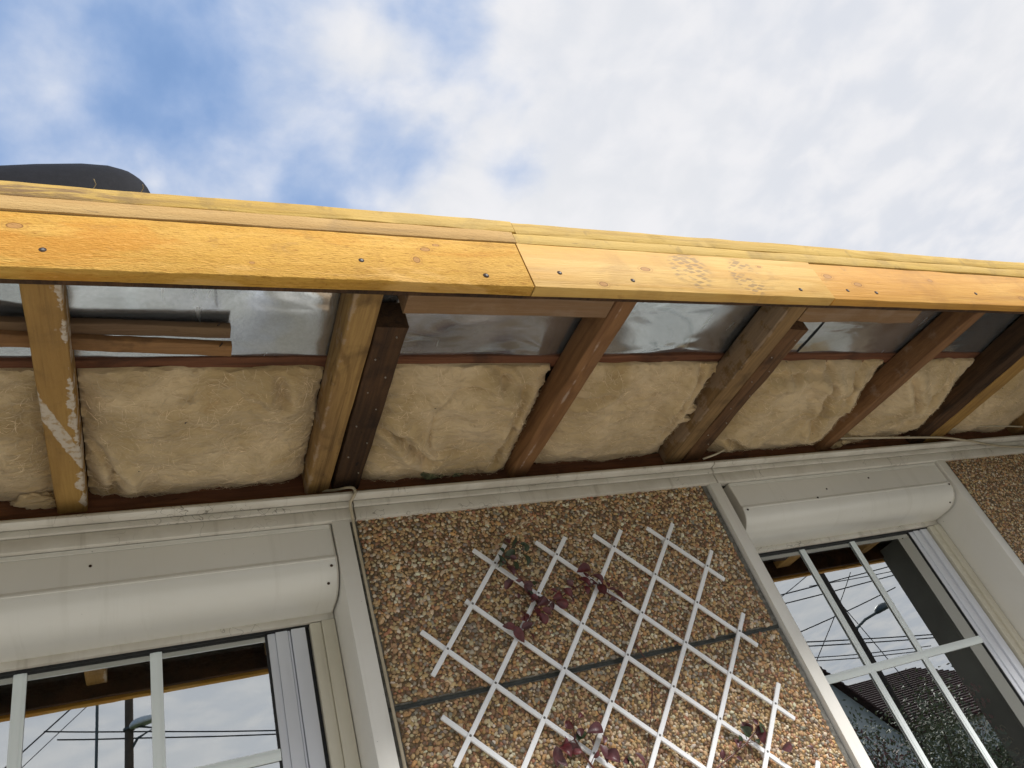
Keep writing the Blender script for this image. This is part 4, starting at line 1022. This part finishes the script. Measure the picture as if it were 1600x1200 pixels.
for i, (p, q, l) in enumerate((((12.47, 4.37), (16.46, 4.56), 'topmost wire through the dark pole in the right window'), ((12.47, 4.17), (16.25, 4.32), 'second wire from the top in the right window'),
    ((12.51, 3.52), (13.83, 3.7), 'wire sloping up to the dark pole left of its lamp'), ((12.48, 3.3), (16.15, 2.83), 'level wire passing just under the dark street lamp'),
    ((12.54, 3.2), (16.09, 2.76), 'second level wire under the dark street lamp'), ((12.55, 2.96), (13.83, 2.81), 'upper wire of the low pair left of the dark pole'),
    ((12.54, 2.89), (13.77, 2.74), 'lower wire of the low pair left of the dark pole'), ((13.77, 3.75), (12.55, 2.88), 'steep stay wire left of the dark pole'),
    ((14.08, 3.81), (14.4, 2.71), 'stay wire falling right from the dark pole'), ((12.67, 4.38), (13.62, 4.71), 'short curved drop wire at the top of the right window'),
    ((14.58, 4.41), (16.81, 4.43), 'thin wire behind the second glazing bar'))):
    rwire(p, q, 9.4, l, .5 if i not in (2, 5, 6, 7, 8, 9) else (1.6 if i != 7 else .9), sag=.05, r=.013 if i < 5 else .010)

def cottage(x0, x1, y0, y1, eave, ridge, label, axis='y', mat='render'):
    """gable house; ridge along axis"""
    c = thing('cottage', label, 'house', ((x0+x1)/2, (y0+y1)/2, gz))
    b = MB().box(x0, x1, y0, y1, gz, eave)
    xm, ym = (x0+x1)/2, (y0+y1)/2
    if axis == 'y':
        for y in (y0, y1-.2): b.add([(x0, y, eave), (x1, y, eave), (xm, y, ridge), (x0, y+.2, eave), (x1, y+.2, eave), (xm, y+.2, ridge)], [(0, 1, 2), (3, 5, 4), (0, 2, 5, 3), (1, 4, 5, 2)])
    else:
        for x in (x0, x1-.2): b.add([(x, y0, eave), (x, y1, eave), (x, ym, ridge), (x+.2, y0, eave), (x+.2, y1, eave), (x+.2, ym, ridge)], [(0, 1, 2), (3, 5, 4), (0, 2, 5, 3), (1, 4, 5, 2)])
    build('wall', b, M[mat], c, 0)
    r = MB(); n = 26; o = .25
    for s in (-1, 1):
        for i in range(n):      # courses of tiles, each proud of the next
            u0, u1 = i/n, (i+1)/n
            if axis == 'y':
                h = (x1-x0)/2+o; e = eave-(ridge-eave)*o/((x1-x0)/2)
                xa, xb = xm+s*h*(1-u0), xm+s*h*(1-u1); za, zb_ = e+(ridge-e)*u0, e+(ridge-e)*u1
                r.add([(xa, y0-o, za+.10), (xb, y0-o, zb_+.05), (xb, y1+o, zb_+.05), (xa, y1+o, za+.10), (xa, y0-o, za), (xb, y0-o, zb_), (xb, y1+o, zb_), (xa, y1+o, za)],
                      [(0, 1, 2, 3), (4, 7, 6, 5), (0, 4, 5, 1), (2, 6, 7, 3), (0, 3, 7, 4)])
            else:
                h = (y1-y0)/2+o; e = eave-(ridge-eave)*o/((y1-y0)/2)
                ya, yb = ym+s*h*(1-u0), ym+s*h*(1-u1); za, zb_ = e+(ridge-e)*u0, e+(ridge-e)*u1
                r.add([(x0-o, ya, za+.10), (x0-o, yb, zb_+.05), (x1+o, yb, zb_+.05), (x1+o, ya, za+.10), (x0-o, ya, za), (x0-o, yb, zb_), (x1+o, yb, zb_), (x1+o, ya, za)],
                      [(0, 1, 2, 3), (4, 7, 6, 5), (0, 4, 5, 1), (2, 6, 7, 3), (0, 3, 7, 4)])
    build('roof', r, M['tiles'], c, 0)
    yf = y1
    for k in range(2):
        xx = x0+(x1-x0)*(.22+.45*k)
        w = build('window', MB().box(xx, xx+.9, yf-.02, yf+.04, gz+.95, gz+2.15), M['muntin'], c, 0)
        build('pane', MB().box(xx+.07, xx+.83, yf+.041, yf+.046, gz+1.02, gz+2.08), M['rubber'], w, 0)
    xx = x0+(x1-x0)*.46; build('door', MB().box(xx, xx+.9, yf-.02, yf+.05, gz, gz+2.1), M['tiles'], c, 0)
    return c
cottage(17.2, 26, -24, -14, 1.5, 3.9, 'grey rendered cottage with brown roof behind the dark pole', 'x')
cottage(13.2, 17.0, -19, -12.5, 1.4, 3.6, 'pale gabled cottage left of the dark pole', 'y')
cottage(-9, -3, -32, -26, 1.4, 3.6, 'pale cottage far across the street on the left', 'x')

def shrub(x, y, h, w, label, mat, n=900, seed=1):
    s = thing('shrub', label, 'shrub', (x, y, gz)); rr = random.Random(seed); b = MB(); L = MB()
    for i in range(16):
        a = rr.uniform(0, 6.28); q = Vector((math.cos(a)*w*.5*rr.uniform(.3, 1), math.sin(a)*w*.5*rr.uniform(.3, 1), h*rr.uniform(.7, 1)))
        pts = [Vector((x, y, gz)), Vector((x, y, gz))+q*.5+Vector((0, 0, h*.08)), Vector((x, y, gz))+q]
        b.tube(pts, .02, 5, .005)
        for k in range(n//6):
            u = rr.uniform(.35, 1.05); c = pts[0].lerp(pts[2], u)+Vector((rr.gauss(0, w*.10), rr.gauss(0, w*.10), rr.gauss(0, h*.06)+h*.04))
            d = Vector((rr.gauss(0, 1), rr.gauss(0, 1), rr.gauss(0, 1))).normalized(); e = d.orthogonal().normalized(); sz = rr.uniform(.02, .04)
            L.add([c-d*sz, c+e*sz*.4, c+d*sz, c-e*sz*.4], [(0, 1, 2, 3)])
    build('stem', b, M['bark'], s); tag(build('foliage', L, M[mat], s, 0, False), kind='stuff'); return s
shrub(9.6, -5.6, 2.7, 2.2, 'olive green twiggy shrub across from the right window', 'bush', 2600, 1)
shrub(7.9, -5.2, 2.2, 1.8, 'copper leaved shrub in front of the pale gabled cottage', 'bush_red', 1800, 2)
shrub(11.6, -6.0, 2.5, 2.0, 'olive shrub to the right of the twiggy one', 'bush', 2000, 3)
shrub(6.4, -5.0, 1.9, 2.0, 'lowest olive shrub at the left of the shrubs', 'bush', 1800, 4)
bpy.context.view_layer.update()
